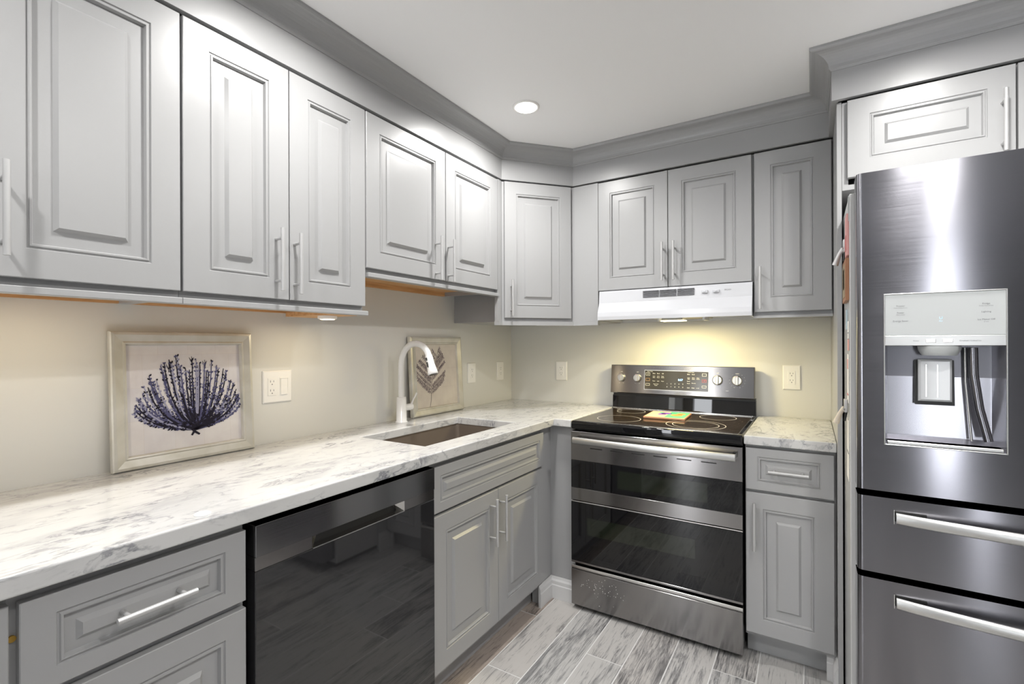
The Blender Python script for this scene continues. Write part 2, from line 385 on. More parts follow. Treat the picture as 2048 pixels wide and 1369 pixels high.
def door(parent, O, U, W, wd, ht, handle=None, mu=.064, mv=.062, name='door', hL=.19, hsp=.128, haxis=None):
    """O bottom-left corner on the carcass face, U along width, W outward; handle=(u,v) centre"""
    b = MB(); panel(b, O, U, Z, W, wd, ht, mu=mu, mv=mv)
    d = b.build(name, parent)
    if handle:
        C = Vector(O)+Vector(U)*handle[0]+Z*handle[1]+Vector(W)*.02
        bar_handle(d, C, haxis or Z, W, hL, hsp)
    return d
GAP = .0005
def wall_cab_left(y0, y1, z0, z1, label, doors, endrail=0, wood=True):
    c = thing('wall_cabinet', ((XU-.02)/2, (y0+y1)/2, z0), label, 'cabinet', None)
    b = MB(); xf = XU-.021; t = .018
    b.box(.001, xf, y0, y0+t, z0, z1, M_cab).box(.001, xf, y1-t, y1, z0, z1, M_cab)
    b.box(.001, xf, y0+t, y1-t, z1-t, z1, M_cab).box(.001, xf-.02, y0+t, y1-t, z0+.022, z0+.034, M_wood)
    b.box(.001, .012, y0+t, y1-t, z0+.034, z1-t, M_cab).box(xf-.02, xf, y0+t, y1-t, z0, z0+.05, M_cab).box(xf-.02, xf, y0+t, y1-t, z1-.05, z1-t, M_cab)
    b.box(.001, .018, y0+t, y1-t, z0-.0, z0+.022, M_wood)
    b.build('carcass', c)
    for (a, e, hy, hz) in doors:
        door(c, (XU-.02, a, z0+.022 if False else doors_z0(z0)), Y, X, e-a, 2.147-doors_z0(z0), (hy-a, hz-doors_z0(z0)))
    return c
def doors_z0(z0): return z0+.017
# run on the left wall (doors z 1.427 / 1.571 to 2.147)
cA = wall_cab_left(-2.905, -2.1835, 1.410, 2.150, 'grey wall cabinet nearest the left edge of the photo, above the lavender print', [(-2.903, -2.545, -2.58, 1.56), (-2.540, -2.1865, -2.511, 1.56)])
cB = wall_cab_left(-2.1825, -1.576, 1.410, 2.150, 'tall grey two-door wall cabinet above the double outlet, left of the sink', [(-2.180, -1.8815, -1.925, 1.545), (-1.8785, -1.5785, -1.8635, 1.54)])
cC = wall_cab_left(-1.575, -.703, 1.554, 2.150, 'shorter grey two-door wall cabinet over the sink, with bare orange wood underneath', [(-1.572, -1.1235, -1.190, 1.660), (-1.1195, -.705, -1.105, 1.660)])
def light_rail(p, y0, y1, z0, z1, name='light_rail'):
    return MB().box(XU-.030, XU+.004, y0, y1, z0, z1, M_cab, .0015).build(name, p)
light_rail(cA, -2.905, -2.1835, 1.3935, 1.4095)
light_rail(cB, -2.1825, -1.568, 1.3935, 1.4095)
light_rail(cC, -1.567, -.695, 1.5370, 1.5535)
# wooden strip and puck lamps under cabinets A and B
def puck(x, y, z, label):
    c = thing('puck_light', (x, y, z-.012), label, 'light', 'puck lights under the left wall cabinets')
    MB().lathe((x, y, z), -Z, [(0, .034), (.009, .034), (.012, .030)], M_white).build('housing', c)
    MB().lathe((x, y, z-.0121), -Z, [(0, .026), (.0015, .024)], M_puck).build('lens', c)
    ld = bpy.data.lights.new('puck_glow', 'AREA'); ld.shape = 'DISK'; ld.size = .05; ld.energy = .8; ld.color = (1., .84, .56)
    lo = bpy.data.objects.new('bulb', ld); COL.objects.link(lo); lo.parent = c; lo.location = (0, 0, -.004)
MB().box(.06, XU-.045, -1.70, -1.580, 1.3935, 1.4095, M_wood).build('underside_board', cB)
puck(.225, -1.64, 1.3930, 'round warm puck light under the right end of the tall cabinet by the sink')
puck(.24, -2.42, 1.431, 'round warm puck light under the cabinet above the lavender print')

# diagonal corner cabinet
cc = thing('corner_wall_cabinet', (.2, -.2, 1.41), 'grey corner wall cabinet with one angled door, between sink and range', 'cabinet')
dA, dB = Vector((DA[0], DA[1], 0)), Vector((DB[0], DB[1], 0)); U_ = (dB-dA).normalized(); W_ = Vector((U_.y, -U_.x, 0))
pf = [dA-W_*.02, dB-W_*.02]
b = MB()
pa = (.339, -.7015); 
poly = [(.001, -.7015), (.339, -.7015), (.3615, -.7015+.0), (DA[0]-.002, DA[1]-.0), (DB[0], DB[1]+.001), (.7755, -.36), (.7755, -.001), (.001, -.001)]
poly = [(.001, -.616), (.335, -.616), (.335, -.7015), (.352, -.7015), (.356, -.690)]
q0 = dA-W_*.012; q1 = dB-W_*.012
poly = [(.001, -.616), (.339, -.616), (.339, -.7015), (.3595, -.7015), (.3595, -.672), (q0.x+.004, q0.y+.002), (q1.x-.002, q1.y-.004), (.640, -.3595), (.7765, -.3595), (.7765, -.001), (.001, -.001)]
b.prism(poly, 'z', 1.410, 2.150, M_cab)
b.build('carcass', cc)
du = (dB-dA).length
O_ = dA+U_*.014-W_*.0115
d = MB(); panel(d, (O_.x, O_.y, 1.427), U_, Z, W_, du-.030, 2.147-1.427, t=.0195); dd = d.build('door', cc)
C_ = O_+U_*.034+W_*.0195; bar_handle(dd, (C_.x, C_.y, 1.53), Z, W_)
b = MB(); rr = [(.3395, -.7015), (.364, -.7015), (.364, -.672), (.364+.0, -.668), (DB[0]+.001, DB[1]-.004), (.7765, -.364), (.7765, -.335), (.60, -.335), (.3395, -.62)]
b.prism([(.336, -.620), (.336, -.7015), (.364, -.7015), (.3645, -.668), (.634, -.364), (.7765, -.364), (.7765, -.335), (.618, -.335)], 'z', 1.388, 1.4095, M_cab)
b.build('light_rail', cc)

# cabinet over the hood, narrow cabinet, fridge cabinet
def wall_cab_back(x0, x1, z0, yf, label, doors, zt=2.150, dz=None, name='wall_cabinet', mv=.062, ht=2.147):
    c = thing(name, ((x0+x1)/2, yf/2, z0), label, 'cabinet')
    b = MB(); f = yf+.021; t = .018
    b.box(x0, x0+t, f, -.001, z0, zt, M_cab).box(x1-t, x1, f, -.001, z0, zt, M_cab).box(x0+t, x1-t, f, -.001, z0, z0+t, M_cab).box(x0+t, x1-t, f, -.001, zt-t, zt, M_cab).box(x0+t, x1-t, -.012, -.001, z0+t, zt-t, M_cab)
    b.build('carcass', c)
    for (a, e, hx, hz) in doors:
        z_ = dz if dz else z0+.017
        door(c, (a, yf+.02, z_), X, -Y, e-a, ht-z_, (hx-a, hz-z_) if hx else None, mv=mv)
    return c
cH = wall_cab_back(.778, 1.5215, 1.568, -.36, 'grey two-door wall cabinet directly above the white range hood', [(.7785, 1.1420, 1.122, 1.693), (1.1450, 1.5165, 1.177, 1.693)], dz=1.5705)
cN = wall_cab_back(1.5225, 1.8235, 1.411, -.36, 'narrow tall grey wall cabinet between range hood and refrigerator panel', [(1.5275, 1.8195, 1.552, 1.534)])
MB().box(1.5225, 1.8235, -.364, -.335, 1.400, 1.4105, M_cab, .001).build('light_rail', cN)
cF = wall_cab_back(1.8415, 2.795, 1.835, -.71, 'deep grey two-door cabinet above the refrigerator', [(1.8565, 2.2835, 2.253, 1.968), (2.2885, 2.7155, 2.319, 1.968)], dz=1.873, mv=.060)
# tall side panel
tag(MB().box(1.8255, 1.8405, -.690, -.001, 0, 2.155, M_cab, .001).build('refrigerator_side_panel'), 'tall grey end panel standing between the narrow counter and the refrigerator', 'panel')

# ------------------------------------------------------------------ base cabinets, left run (door plane x .63)
XB = .63
def base_left(y0, y1, label, name='base_cabinet'):
    c = thing(name, (.3, (y0+y1)/2, 0), label, 'cabinet')
    b = MB(); xf = XB-.021; t = .018
    b.box(.001, xf, y0, y0+t, .10, .872, M_cab).box(.001, xf, y1-t, y1, .10, .872, M_cab).box(.001, xf, y0+t, y1-t, .10, .118, M_cab).box(.001, .012, y0+t, y1-t, .118, .872, M_cab)
    b.box(xf-.02, xf, y0+t, y1-t, .845, .872, M_cab).box(xf-.02, xf, y0+t, y1-t, .118, .14, M_cab)
    b.box(xf-.02, xf, y0+t, y1-t, .675, .70, M_cab)
    b.build('carcass', c)
    MB().box(.54, .553, y0, y1, .001, .0995, M_cab).build('toe_kick', c)
    return c
def drawer_left(c, y0, y1, z0, z1, hz=None, mu=.046, mv=.034, hL=.135, name='drawer'):
    b = MB(); panel(b, (XB-.02, y0, z0), Y, Z, X, y1-y0, z1-z0, mu=mu, mv=mv); d = b.build(name, c)
    if hz: bar_handle(d, (XB, (y0+y1)/2, hz), Y, X, hL, .096)
    return d
c1 = base_left(-3.2, -2.5585, 'grey base cabinet at the far left, only its right edge showing')
door(c1, (XB-.02, -3.195, .118), Y, X, .315, .74, (.28, .62)); door(c1, (XB-.02, -2.877, .118), Y, X, .3185, .74, (.035, .62))
c2 = base_left(-2.5580, -2.1665, 'grey drawer base cabinet left of the black dishwasher')
drawer_left(c2, -2.546, -2.1695, .692, .855, .777); drawer_left(c2, -2.546, -2.1695, .405, .675, .54, mv=.052); drawer_left(c2, -2.546, -2.1695, .118, .390, .255, mv=.052)
# bare brass-coloured hinge cup on the edge of c1/c2
tag_h = MB().lathe((.6095, -2.5515, .795), X, [(0, .0055), (.0045, .0055)], mat('brass', (.45, .28, .06), .4, .8), 16).build('hinge_cap', c2)
c3 = base_left(-1.5165, -.7035, 'grey sink base cabinet with false drawer front above two doors')
drawer_left(c3, -1.5145, -.7105, .692, .855, None, mu=.034, mv=.034, name='false_drawer_front')
door(c3, (XB-.02, -1.5145, .125), Y, X, .403, .555, (-1.171+1.5145, .562-.125)); door(c3, (XB-.02, -1.1085, .125), Y, X, .398, .555, (.0065, .562-.125))
# corner base with the blank filler
c4 = thing('corner_base_cabinet', (.3, -.3, 0), 'blank grey corner base cabinet panels between sink cabinet and range', 'cabinet')
b = MB().box(.001, .611, -.7025, -.001, .10, .872, M_cab); b.box(.611, .7465, -.600, -.001, .10, .872, M_cab)
b.build('carcass', c4)
MB().box(.56, .611, -.7025, -.02, .001, .0995, M_cab).box(.611, .7465, -.600, -.02, .001, .0995, M_cab).build('toe_kick', c4)
# right base
c5 = thing('base_cabinet', (1.67, -.3, 0), 'narrow grey base cabinet with one drawer and one door, right of the range', 'cabinet')
b = MB(); yf = -.61+.001; t = .018
b.box(1.5145, 1.5145+t, yf, -.001, .10, .872, M_cab).box(1.8235-t, 1.8235, yf, -.001, .10, .872, M_cab).box(1.5145+t, 1.8235-t, yf, -.001, .10, .118, M_cab).box(1.5145+t, 1.8235-t, -.012, -.001, .118, .872, M_cab)
b.box(1.5145+t, 1.8235-t, yf, yf+.02, .675, .70, M_cab).box(1.5145+t, 1.8235-t, yf, yf+.02, .86, .872, M_cab); b.build('carcass', c5)
MB().box(1.5145, 1.8235, -.545, -.532, .001, .0995, M_cab).build('toe_kick', c5)
b = MB(); panel(b, (1.5175, -.61, .697), X, Z, -Y, .2995, .168, mu=.042, mv=.034); d = b.build('drawer', c5)
bar_handle(d, (1.668, -.63, .782), X, -Y, .135, .096)
door(c5, (1.5175, -.61, .118), X, -Y, .2995, .567, (.034, .557-.118), mu=.062)

# ------------------------------------------------------------------ countertops
def slab(xs, ys, keep, z0, z1, m, name, bev=.004):
    vid = {}; bm = bmesh.new()
    def V(i, j, z):
        if (i, j, z) not in vid: vid[(i, j, z)] = bm.verts.new((xs[i], ys[j], z))
        return vid[(i, j, z)]
    K = {(i, j) for i in range(len(xs)-1) for j in range(len(ys)-1) if keep((xs[i]+xs[i+1])/2, (ys[j]+ys[j+1])/2)}
    for (i, j) in K:
        bm.faces.new([V(i, j, z1), V(i+1, j, z1), V(i+1, j+1, z1), V(i, j+1, z1)]); bm.faces.new([V(i, j, z0), V(i, j+1, z0), V(i+1, j+1, z0), V(i+1, j, z0)])
        for (di, dj, a, c_) in ((1, 0, (i+1, j), (i+1, j+1)), (-1, 0, (i, j+1), (i, j)), (0, 1, (i+1, j+1), (i, j+1)), (0, -1, (i, j), (i+1, j))):
            if (i+di, j+dj) not in K: bm.faces.new([V(*a, z0), V(*c_, z0), V(*c_, z1), V(*a, z1)])
    bmesh.ops.recalc_face_normals(bm, faces=bm.faces[:])
    me = bpy.data.meshes.new(name); bm.to_mesh(me); bm.free(); me.materials.append(m)
    o = bpy.data.objects.new(name, me); COL.objects.link(o)
    if bev:
        md = o.modifiers.new('bevel', 'BEVEL'); md.width = bev; md.segments = 3; md.limit_method = 'ANGLE'; md.angle_limit = math.radians(40)
    return o
ZC = .915; ZB = .8785
SK = (.200, .548, -1.470, -.842)
def keepL(x, y):
    if SK[0] < x < SK[1] and SK[2] < y < SK[3]: return False
    if x < .655: return True
    return y > -.645
tag(slab([.0015, SK[0], SK[1], .655, .7465], [-3.2, SK[2], SK[3], -.645, -.0015], keepL, ZB, ZC, M_marble, 'countertop'), 'long white marble-look countertop along the left wall, wrapping the corner to the range', 'countertop')
tag(slab([1.5125, 1.8245], [-.645, -.0015], lambda x, y: True, ZB, ZC, M_marble, 'countertop'), 'short white marble-look countertop between range and refrigerator panel', 'countertop')
b = MB()
sx0, sx1, sy0, sy1 = SK[0]-.004, SK[1]+.004, SK[2]-.004, SK[3]+.004; zt_, zb_ = ZB-.0005, .69; t = .006
def rrect(x0, x1, y0, y1, r, z, n=5):
    P = []
    for (cx, cy, a0) in ((x1-r, y1-r, 0), (x0+r, y1-r, PI/2), (x0+r, y0+r, PI), (x1-r, y0+r, 3*PI/2)):
        for i in range(n+1): a = a0+PI/2*i/n; P.append((cx+r*math.cos(a), cy+r*math.sin(a), z))
    return P
rings = [rrect(sx0-.02, sx1+.02, sy0-.02, sy1+.02, .02, zt_), rrect(sx0, sx1, sy0, sy1, .018, zt_), rrect(sx0+.002, sx1-.002, sy0+.002, sy1-.002, .02, zb_+.02), rrect(sx0+.012, sx1-.012, sy0+.012, sy1-.012, .025, zb_+.004), rrect(sx0+.03, sx1-.03, sy0+.03, sy1-.03, .03, zb_), rrect(sx0+.03, sx1-.03, sy0+.03, sy1-.03, .03, zb_-.006), rrect(sx0-.006, sx1+.006, sy0-.006, sy1+.006, .03, zb_+.02-.03), rrect(sx0-.02, sx1+.02, sy0-.02, sy1+.02, .02, zt_-.004)]
n = len(rings[0]); vs = [v for r in rings for v in r]
fs = []
for i in (0, 1, 2, 3): fs += [(i*n+k, i*n+(k+1) % n, (i+1)*n+(k+1) % n, (i+1)*n+k) for k in range(n)]
fs.append(tuple(4*n+k for k in range(n)))
fs += [(5*n+k, 5*n+(k+1) % n, 6*n+(k+1) % n, 6*n+k) for k in range(n)]+[(6*n+k, 6*n+(k+1) % n, 7*n+(k+1) % n, 7*n+k) for k in range(n)]+[(7*n+k, 7*n+(k+1) % n, (k+1) % n, k) for k in range(n)]+[tuple(5*n+k for k in range(n))]
b.add(vs, fs, M_sink)
sk = thing('kitchen_sink', (.374, -1.156, .685), 'undermount dark brown-grey rectangular sink set in the long countertop', 'sink')
b.build('basin', sk)
MB().lathe((.374, -1.156, zb_+.0005), Z, [(0, .045), (.003, .043), (.003, .030), (.001, .028)], M_bright).build('drain', sk)

# faucet
fx, fy = .079, -1.117
fa = thing('kitchen_faucet', (fx, fy, ZC), 'white gooseneck pull-down faucet behind the sink', 'faucet')
MB().lathe((fx, fy, ZC+.0005), Z, [(0, .0285), (.004, .0285), (.006, .0245), (.118, .0225), (.121, .0195)], M_chromew, 32).build('base', fa)
P = [(fx, fy, ZC+.11), (fx, fy, ZC+.2), (fx, fy, 1.19)]
R_ = .092
for i in range(1, 15): a = PI-i/14*PI*.80; P.append((fx+R_+R_*math.cos(a), fy, 1.195+R_*1.05*math.sin(a)))
lx, lz = P[-1][0], P[-1][2]
P.append((lx+.008, fy, lz-.02))
MB().tube(P, .0145, M_chromew, 20).build('spout', fa)
e0 = Vector((lx+.006, fy, lz-.014)); dv = Vector((.30, 0, -.95)).normalized()
spr = MB().lathe(e0, dv, [(0, .0155), (.004, .0165), (.02, .0175), (.045, .0185), (.075, .0225), (.090, .0245), (.092, .021)], M_chromew, 28).build('spray_head', fa)
c_ = e0+dv*.0925
MB().lathe(c_-dv*.001, dv, [(0, .020), (.002, .019)], M_black, 24).build('nozzle', spr)
sd = Vector((-.35, -.93, 0)).normalized()
for h_, l_ in ((.018, .006), (.045, .012)):
    sd2 = (Vector((-.15, -1, 0)) - dv*Vector((-.15, -1, 0)).dot(dv)).normalized()
    p_ = e0+dv*h_+sd2*(.0172 if h_ < .03 else .0185)
    MB().tube([p_-dv*l_, p_+dv*l_], .0042, M_black, 10).build('button', spr)
b = MB().cyl((fx, fy+.018, ZC+.068), (fx, fy+.052, ZC+.068), .0165, M_chromew, 24).cyl((fx, fy+.053, ZC+.068), (fx, fy+.068, ZC+.068), .0155, M_chromew, 24)
hd = b.build('handle_hub', fa)
MB().tube([(fx+.002, fy+.060, ZC+.075), (fx+.012, fy+.070, ZC+.105), (fx+.022, fy+.082, ZC+.135)], [.005, .004, .0045], M_chromew, 12).build('lever', fa)
# small white disc on the counter
tag(MB().lathe((.615, -2.256, ZC+.0004), Z, [(0, .0165), (.002, .0165), (.003, .0145)], mat('white_cap', (.95, .95, .95), .2), 28).build('button_cap'), 'small round white disc lying on the countertop near its front edge', 'button')

# ------------------------------------------------------------------ wall outlets
def outlet(O, U, W, label, combo=False, kind='outlet'):
    """O: centre on wall"""
    wd = .118 if combo else .078; ht = .122
    O, U, W = Vector(O), Vector(U), Vector(W)
    name = 'wall_outlet'
    c = thing(name, O, label, 'outlet' if not combo else 'outlet', 'outlet plates above the counters')
    b = MB(); b.frame(O-U*wd/2-Z*ht/2+W*.0004, U, Z, W, [(0, wd, 0, ht, 0), (0, wd, 0, ht, .003), (.004, wd-.004, .004, ht-.004, .006)], M_white); b.build('face_plate', c)
    cs = [-.024, .024] if combo else [0]
    for i, s_ in enumerate(cs):
        Q = O+U*s_+W*.0062
        b = MB(); b.frame(Q-U*.0165-Z*.0335, U, Z, W, [(0, .033, 0, .067, 0), (0, .033, 0, .067, .0015), (.001, .032, .001, .066, .002)], M_white)
        if combo and i == 1:
            b.frame(Q-U*.0145-Z*.031+W*.002, U, Z, W, [(0, .029, 0, .062, 0), (0, .029, 0, .062, .0035), (.001, .028, .030, .061, .001)], M_white); b.build('rocker_switch', c)
        else:
            for zz in (-.017, .017):
                for uu, hh in ((-.0065, .008), (.006, .0065)):
                    b.frame(Q+U*(uu-.001)+Z*(zz+.002-hh/2+.002)+W*.0021, U, Z, W, [(0, .002, 0, hh, 0), (0, .002, 0, hh, .0002)], M_text)
                g0 = Q+Z*(zz-.007)+W*.0021; b.cyl(g0, g0+W*.0003, .0024, M_text, 10)
            b.build('receptacle', c)
    return c
outlet((0, -1.699, 1.127), Y, X, 'double-wide white plate with outlet and rocker switch, right of the lavender print', True)
outlet((0, -.455, 1.115), Y, X, 'white outlet plate just right of the leaning fern print')
outlet((0, -.142, 1.113), Y, X, 'white outlet plate on the left wall nearest the room corner')
outlet((.383, 0, 1.116), X, -Y, 'white outlet plate on the back wall between corner and range')
outlet((1.661, 0, 1.115), X, -Y, 'white outlet plate on the back wall right of the range')

# ------------------------------------------------------------------ leaning framed prints
def framed(y0, y1, xb, lean, label, which, sz=.412):
    """leans on wall: bottom front edge at xb; returns things built in tilted frame"""
    th = lean; V_ = Vector((-math.sin(th), 0, math.cos(th))); W_ = Vector((math.cos(th), 0, math.sin(th)))
    O = Vector((xb-.022*math.cos(th), y0, ZC+.0006)); U = Y; wd = y1-y0; ht = sz
    c = thing('framed_print', (xb, (y0+y1)/2, ZC), label, 'picture')
    b = MB(); bw = .040
    R = lambda i, w_: (i, wd-i, i, ht-i, w_)
    b.frame(O, U, V_, W_, [R(0, 0), R(0, .016), R(.003, .021), R(.010, .022), R(.030, .017), R(.034, .019), R(.038, .018), R(.040, .010), R(.041, .006)], M_frame)
    b.frame(O, U, V_, W_, [R(.001, -.0005), R(.001, 0.0001)], M_framedk)
    b.build('frame', c)
    p = MB(); p.frame(O+W_*.0065, U, V_, W_, [R(.041, 0), R(.041, .0006)], M_paper1 if which == 1 else M_paper2)
    k = [0]
    def stroke(pts, widths, m):
        k[0] += 1; lift = .0013+.00003*(k[0] % 30)
        vs = []; n_ = len(pts)
        for i in range(n_):
            a = Vector(pts[max(i-1, 0)]); c2 = Vector(pts[min(i+1, n_-1)]); d_ = (c2-a); d_ = d_.normalized() if d_.length > 0 else Vector((0, 1)); nn = Vector((-d_.y, d_.x))*widths[i]
            for s_ in (-1, 1):
                q = Vector(pts[i])+nn*s_; vs.append(O+U*q.x+V_*q.y+W_*(.0065+lift))
        p.add(vs, [(2*i, 2*i+1, 2*i+3, 2*i+2) for i in range(n_-1)], m)
    rg = random.Random(which*5)
    cx = wd/2
    if which == 1:
        bx, by = cx+.018, .095
        tips = []
        for i in range(46):
            f = i/45; a = math.radians(168-f*156)+rg.uniform(-.03, .03)
            rx = .158; ry = .215+rg.uniform(-.035, .02)
            tx = bx-.012+math.cos(a)*rx*(1 if math.cos(a) < 0 else 1.02); ty = by+.012+abs(math.sin(a))**.85*ry
            tips.append((tx, ty))
        for j, (tx, ty) in enumerate(sorted(tips, key=lambda _: rg.random())):
            side = tx-bx
            cxp = bx+side*.80; cyp = by+(ty-by)*.22
            n_ = 26; pts = []; 
            for i in range(n_+1):
                t = i/n_; xx = (1-t)**2*bx+2*t*(1-t)*cxp+t*t*tx; yy = (1-t)**2*by+2*t*(1-t)*cyp+t*t*ty
                pts.append((xx+rg.uniform(-.0008, .0008), yy))
            far = abs(side)/.16
            if rg.random() > far*.6: stroke(pts[:int(n_*(.75-far*.3))], [.0042*(1-.7*i/n_) for i in range(int(n_*(.75-far*.3)))], M_inkb)
            m1 = M_inkb if rg.random() > .45+far*.35 else (M_inkp if rg.random() < .6 else M_inkl)
            stroke(pts, [.0034*(1-.60*i/n_) for i in range(n_+1)], m1)
            for i in range(3, n_+1):
                t = i/n_
                if rg.random() < (.95 if side < .03 else .7):
                    for s_ in (-1, 1):
                        if rg.random() < .25: continue
                        px, py = pts[i]; q = Vector(pts[min(i+1, n_)])-Vector(pts[i-1]); q.normalize(); ang = s_*rg.uniform(.5, 1.1)
                        dx = q.x*math.cos(ang)-q.y*math.sin(ang); dy = q.x*math.sin(ang)+q.y*math.cos(ang); l_ = rg.uniform(.005, .012)*(1.1-.4*t)
                        mm = rg.choice([M_inkb, M_inkp, M_inkp, M_inkl] if t > .4 else [M_inkb, M_inkb, M_inkp])
                        stroke([(px, py), (px+dx*l_*.6, py+dy*l_*.6), (px+dx*l_, py+dy*l_+.001)], [.0020, .0026, .0005], mm)
        for i in range(150):     # dark heart of the bush
            a = rg.uniform(.25, PI-.25); l_ = rg.uniform(.02, .085)
            stroke([(bx+rg.uniform(-.006, .006), by), (bx+math.cos(a)*l_*.5, by+math.sin(a)*l_*.5+.002), (bx+math.cos(a)*l_, by+math.sin(a)*l_)], [.003, .002, .0006], M_inkb if rg.random() < .8 else M_inkp)
        for s_ in (-1, 1): stroke([(bx-.008+.004*s_, by+.006), (bx-.004, by-.006), (bx+.012*s_, by-.018)], [.004, .004, .003], M_inkb)
        for (tx, ty) in ((cx-.055, .315), (cx+.052, .322), (cx+.012, .335)):
            stroke([(tx, ty-.03), (tx+.002, ty-.01), (tx, ty)], [.001, .001, .0005], M_inkb)
            for s_ in (-1, 1): stroke([(tx, ty-.02), (tx+s_*.007, ty-.004)], [.0015, .0005], M_inkb)
    else:
        bx, by = cx-.055, .075; tx, ty = cx+.02, .345; n_ = 30; sp = []
        for i in range(n_+1):
            t = i/n_; sp.append((bx+(tx-bx)*t-.018*math.sin(t*PI), by+(ty-by)*t))
        stroke(sp, [.0014*(1-.5*i/n_) for i in range(n_+1)], M_inkg)
        for i in range(4, n_, 2):
            t = i/n_; ln = .165*math.sin(PI*min(1, t*.9+.10))**.7*(1.05-t*.70)
            for s_ in (-1, 1):
                px, py = sp[i]; a = math.radians(90-s_*rg.uniform(48, 62)+ (0)); dx, dy = math.cos(a), math.sin(a)
                kk = max(3, int(ln/.009)); pts = [(px+dx*ln*j/kk, py+dy*ln*j/kk+.01*(j/kk)**2) for j in range(kk+1)]
                if rg.random() < .15: continue
                stroke(pts, [.0007]*(kk+1), M_inkg)
                for j in range(1, kk+1):
                    for q in (-1, 1):
                        aa = a+q*.8; l_ = rg.uniform(.008, .014); x_, y_ = pts[j]
                        stroke([(x_, y_), (x_+math.cos(aa)*l_*.5, y_+math.sin(aa)*l_*.5), (x_+math.cos(aa)*l_, y_+math.sin(aa)*l_)], [.0012, .0034, .0005], rg.choice([M_inkg, M_inkg2, M_inkg2]))
        stroke([(bx, by), (bx-.012, by-.035)], [.0012, .0008], M_inkg)
    pr = p.build('print', c)
    return c
framed(-2.226, -1.812, .050, .055, 'silver-framed lavender bush print leaning on the wall at left', 1)
framed(-1.005, -.590, .052, .055, 'silver-framed grey fern sprig print leaning behind the white faucet', 2)

# ------------------------------------------------------------------ dishwasher
dw = thing('dishwasher', (.32, -1.842, 0), 'black stainless dishwasher under the long counter, between drawer cabinet and sink cabinet', 'dishwasher')
y0, y1 = -2.152, -1.5225
MB().box(.02, .600, y0+.004, y1-.004, .10, .868, M_black).build('tub', dw)
MB().box(.06, .555, y0+.01, y1-.01, .002, .098, M_black).build('toe_panel', dw)
MB().box(.6005, .6385, y0, y1, .105, .7515, M_dwglass, .0015).build('door', dw)
# control fascia with scooped pocket handle
b = MB(); hy0, hy1 = -2.000, -1.665
b.box(.6005, .640, y0, y1, .785, .8600, M_dwst, .001)
b.box(.6005, .6375, y0, hy0, .7525, .7848, M_range, .0005).box(.6005, .6375, hy1, y1, .7525, .7848, M_range, .0005)
b.box(.6005, .610, hy0, hy1, .7525, .7848, M_black)
b.add([(.6375, hy0, .7525), (.6375, hy0, .7848), (.611, hy0+.035, .7848), (.611, hy0+.012, .7525)], [(0, 1, 2, 3)], M_chrome)
b.add([(.6375, hy1, .7525), (.6375, hy1, .7848), (.611, hy1-.035, .7848), (.611, hy1-.012, .7525)], [(0, 1, 2, 3)], M_chrome)
b.add([(.6375, hy0, .785), (.6375, hy1, .785), (.611, hy1-.035, .7840), (.611, hy0+.035, .7840)], [(0, 1, 2, 3)], M_chrome)
b.build('control_fascia', dw)
MB().box(.612, .6395, hy0+.001, hy1-.001, .7518, .7542, M_chrome).build('handle_lip', dw)

# ------------------------------------------------------------------ range
rx0, rx1 = .7505, 1.5085; RF = -.652
rg_ = thing('range', ((rx0+rx1)/2, -.35, 0), 'freestanding stainless double-oven electric range with black glass cooktop', 'stove')
MB().box(rx0+.004, rx1-.004, -.610, -.030, .035, .8725, M_black).build('body', rg_)
for px_ in (rx0+.05, rx1-.05):
    for py_ in (-.58, -.10): MB().cyl((px_, py_, .0005), (px_, py_, .0345), .018, M_black).build('foot', rg_)
# cooktop
b = MB().box(rx0, rx1, -.648, -.055, .8735, .9135, M_glassblk, .006, 3)
b.box(rx0+.020, rx1-.020, -.630, -.085, .9128, .9142, mat('cooktop_glass', (.025, .018, .013), .09), .0004)
for (a0, a1, c0, c1) in ((rx0+.017, rx1-.017, -.633, -.6305), (rx0+.017, rx1-.017, -.0845, -.082), (rx0+.017, rx0+.0195, -.633, -.082), (rx1-.0195, rx1-.017, -.633, -.082)): b.box(a0, a1, c0, c1, .9132, .9146, M_chrome)
ct_ = b.build('cooktop', rg_)
def ring(cx, cy, r, w_=.0016):
    b = MB(); n = 64; vs = []
    for rr in (r-w_, r+w_):
        for k in range(n): a = 2*PI*k/n; vs.append((cx+rr*math.cos(a), cy+rr*math.sin(a), .91445))
    b.add(vs, [(k, (k+1) % n, n+(k+1) % n, n+k) for k in range(n)], mat('burner_print', (.42, .40, .38), .4)); return b
for (cx, cy, rs) in ((1.293, -.475, (.128, .100)), (.930, -.475, (.105,)), (1.345, -.19, (.085,)), (.900, -.19, (.075,)), (1.13, -.16, (.05,))):
    bb = MB()
    for r_ in rs:
        q = ring(cx, cy, r_); bb.add(q.v, q.f, q.ms[0])
    bb.build('burner_ring', ct_)
# stains on the cooktop
b = MB(); q_ = random.Random(5); 
for i in range(260):
    xx, yy = q_.uniform(rx0+.03, rx1-.03), q_.uniform(-.625, -.2); r_ = q_.uniform(.0004, .0016)
    vs = [(xx+math.cos(2*PI*k/6)*r_, yy+math.sin(2*PI*k/6)*r_, .91438) for k in range(6)]; b.add(vs, [tuple(range(6))], mat('crumb', (.30, .19, .10), .7))
b.build('crumbs', ct_)['kind'] = 'stuff'
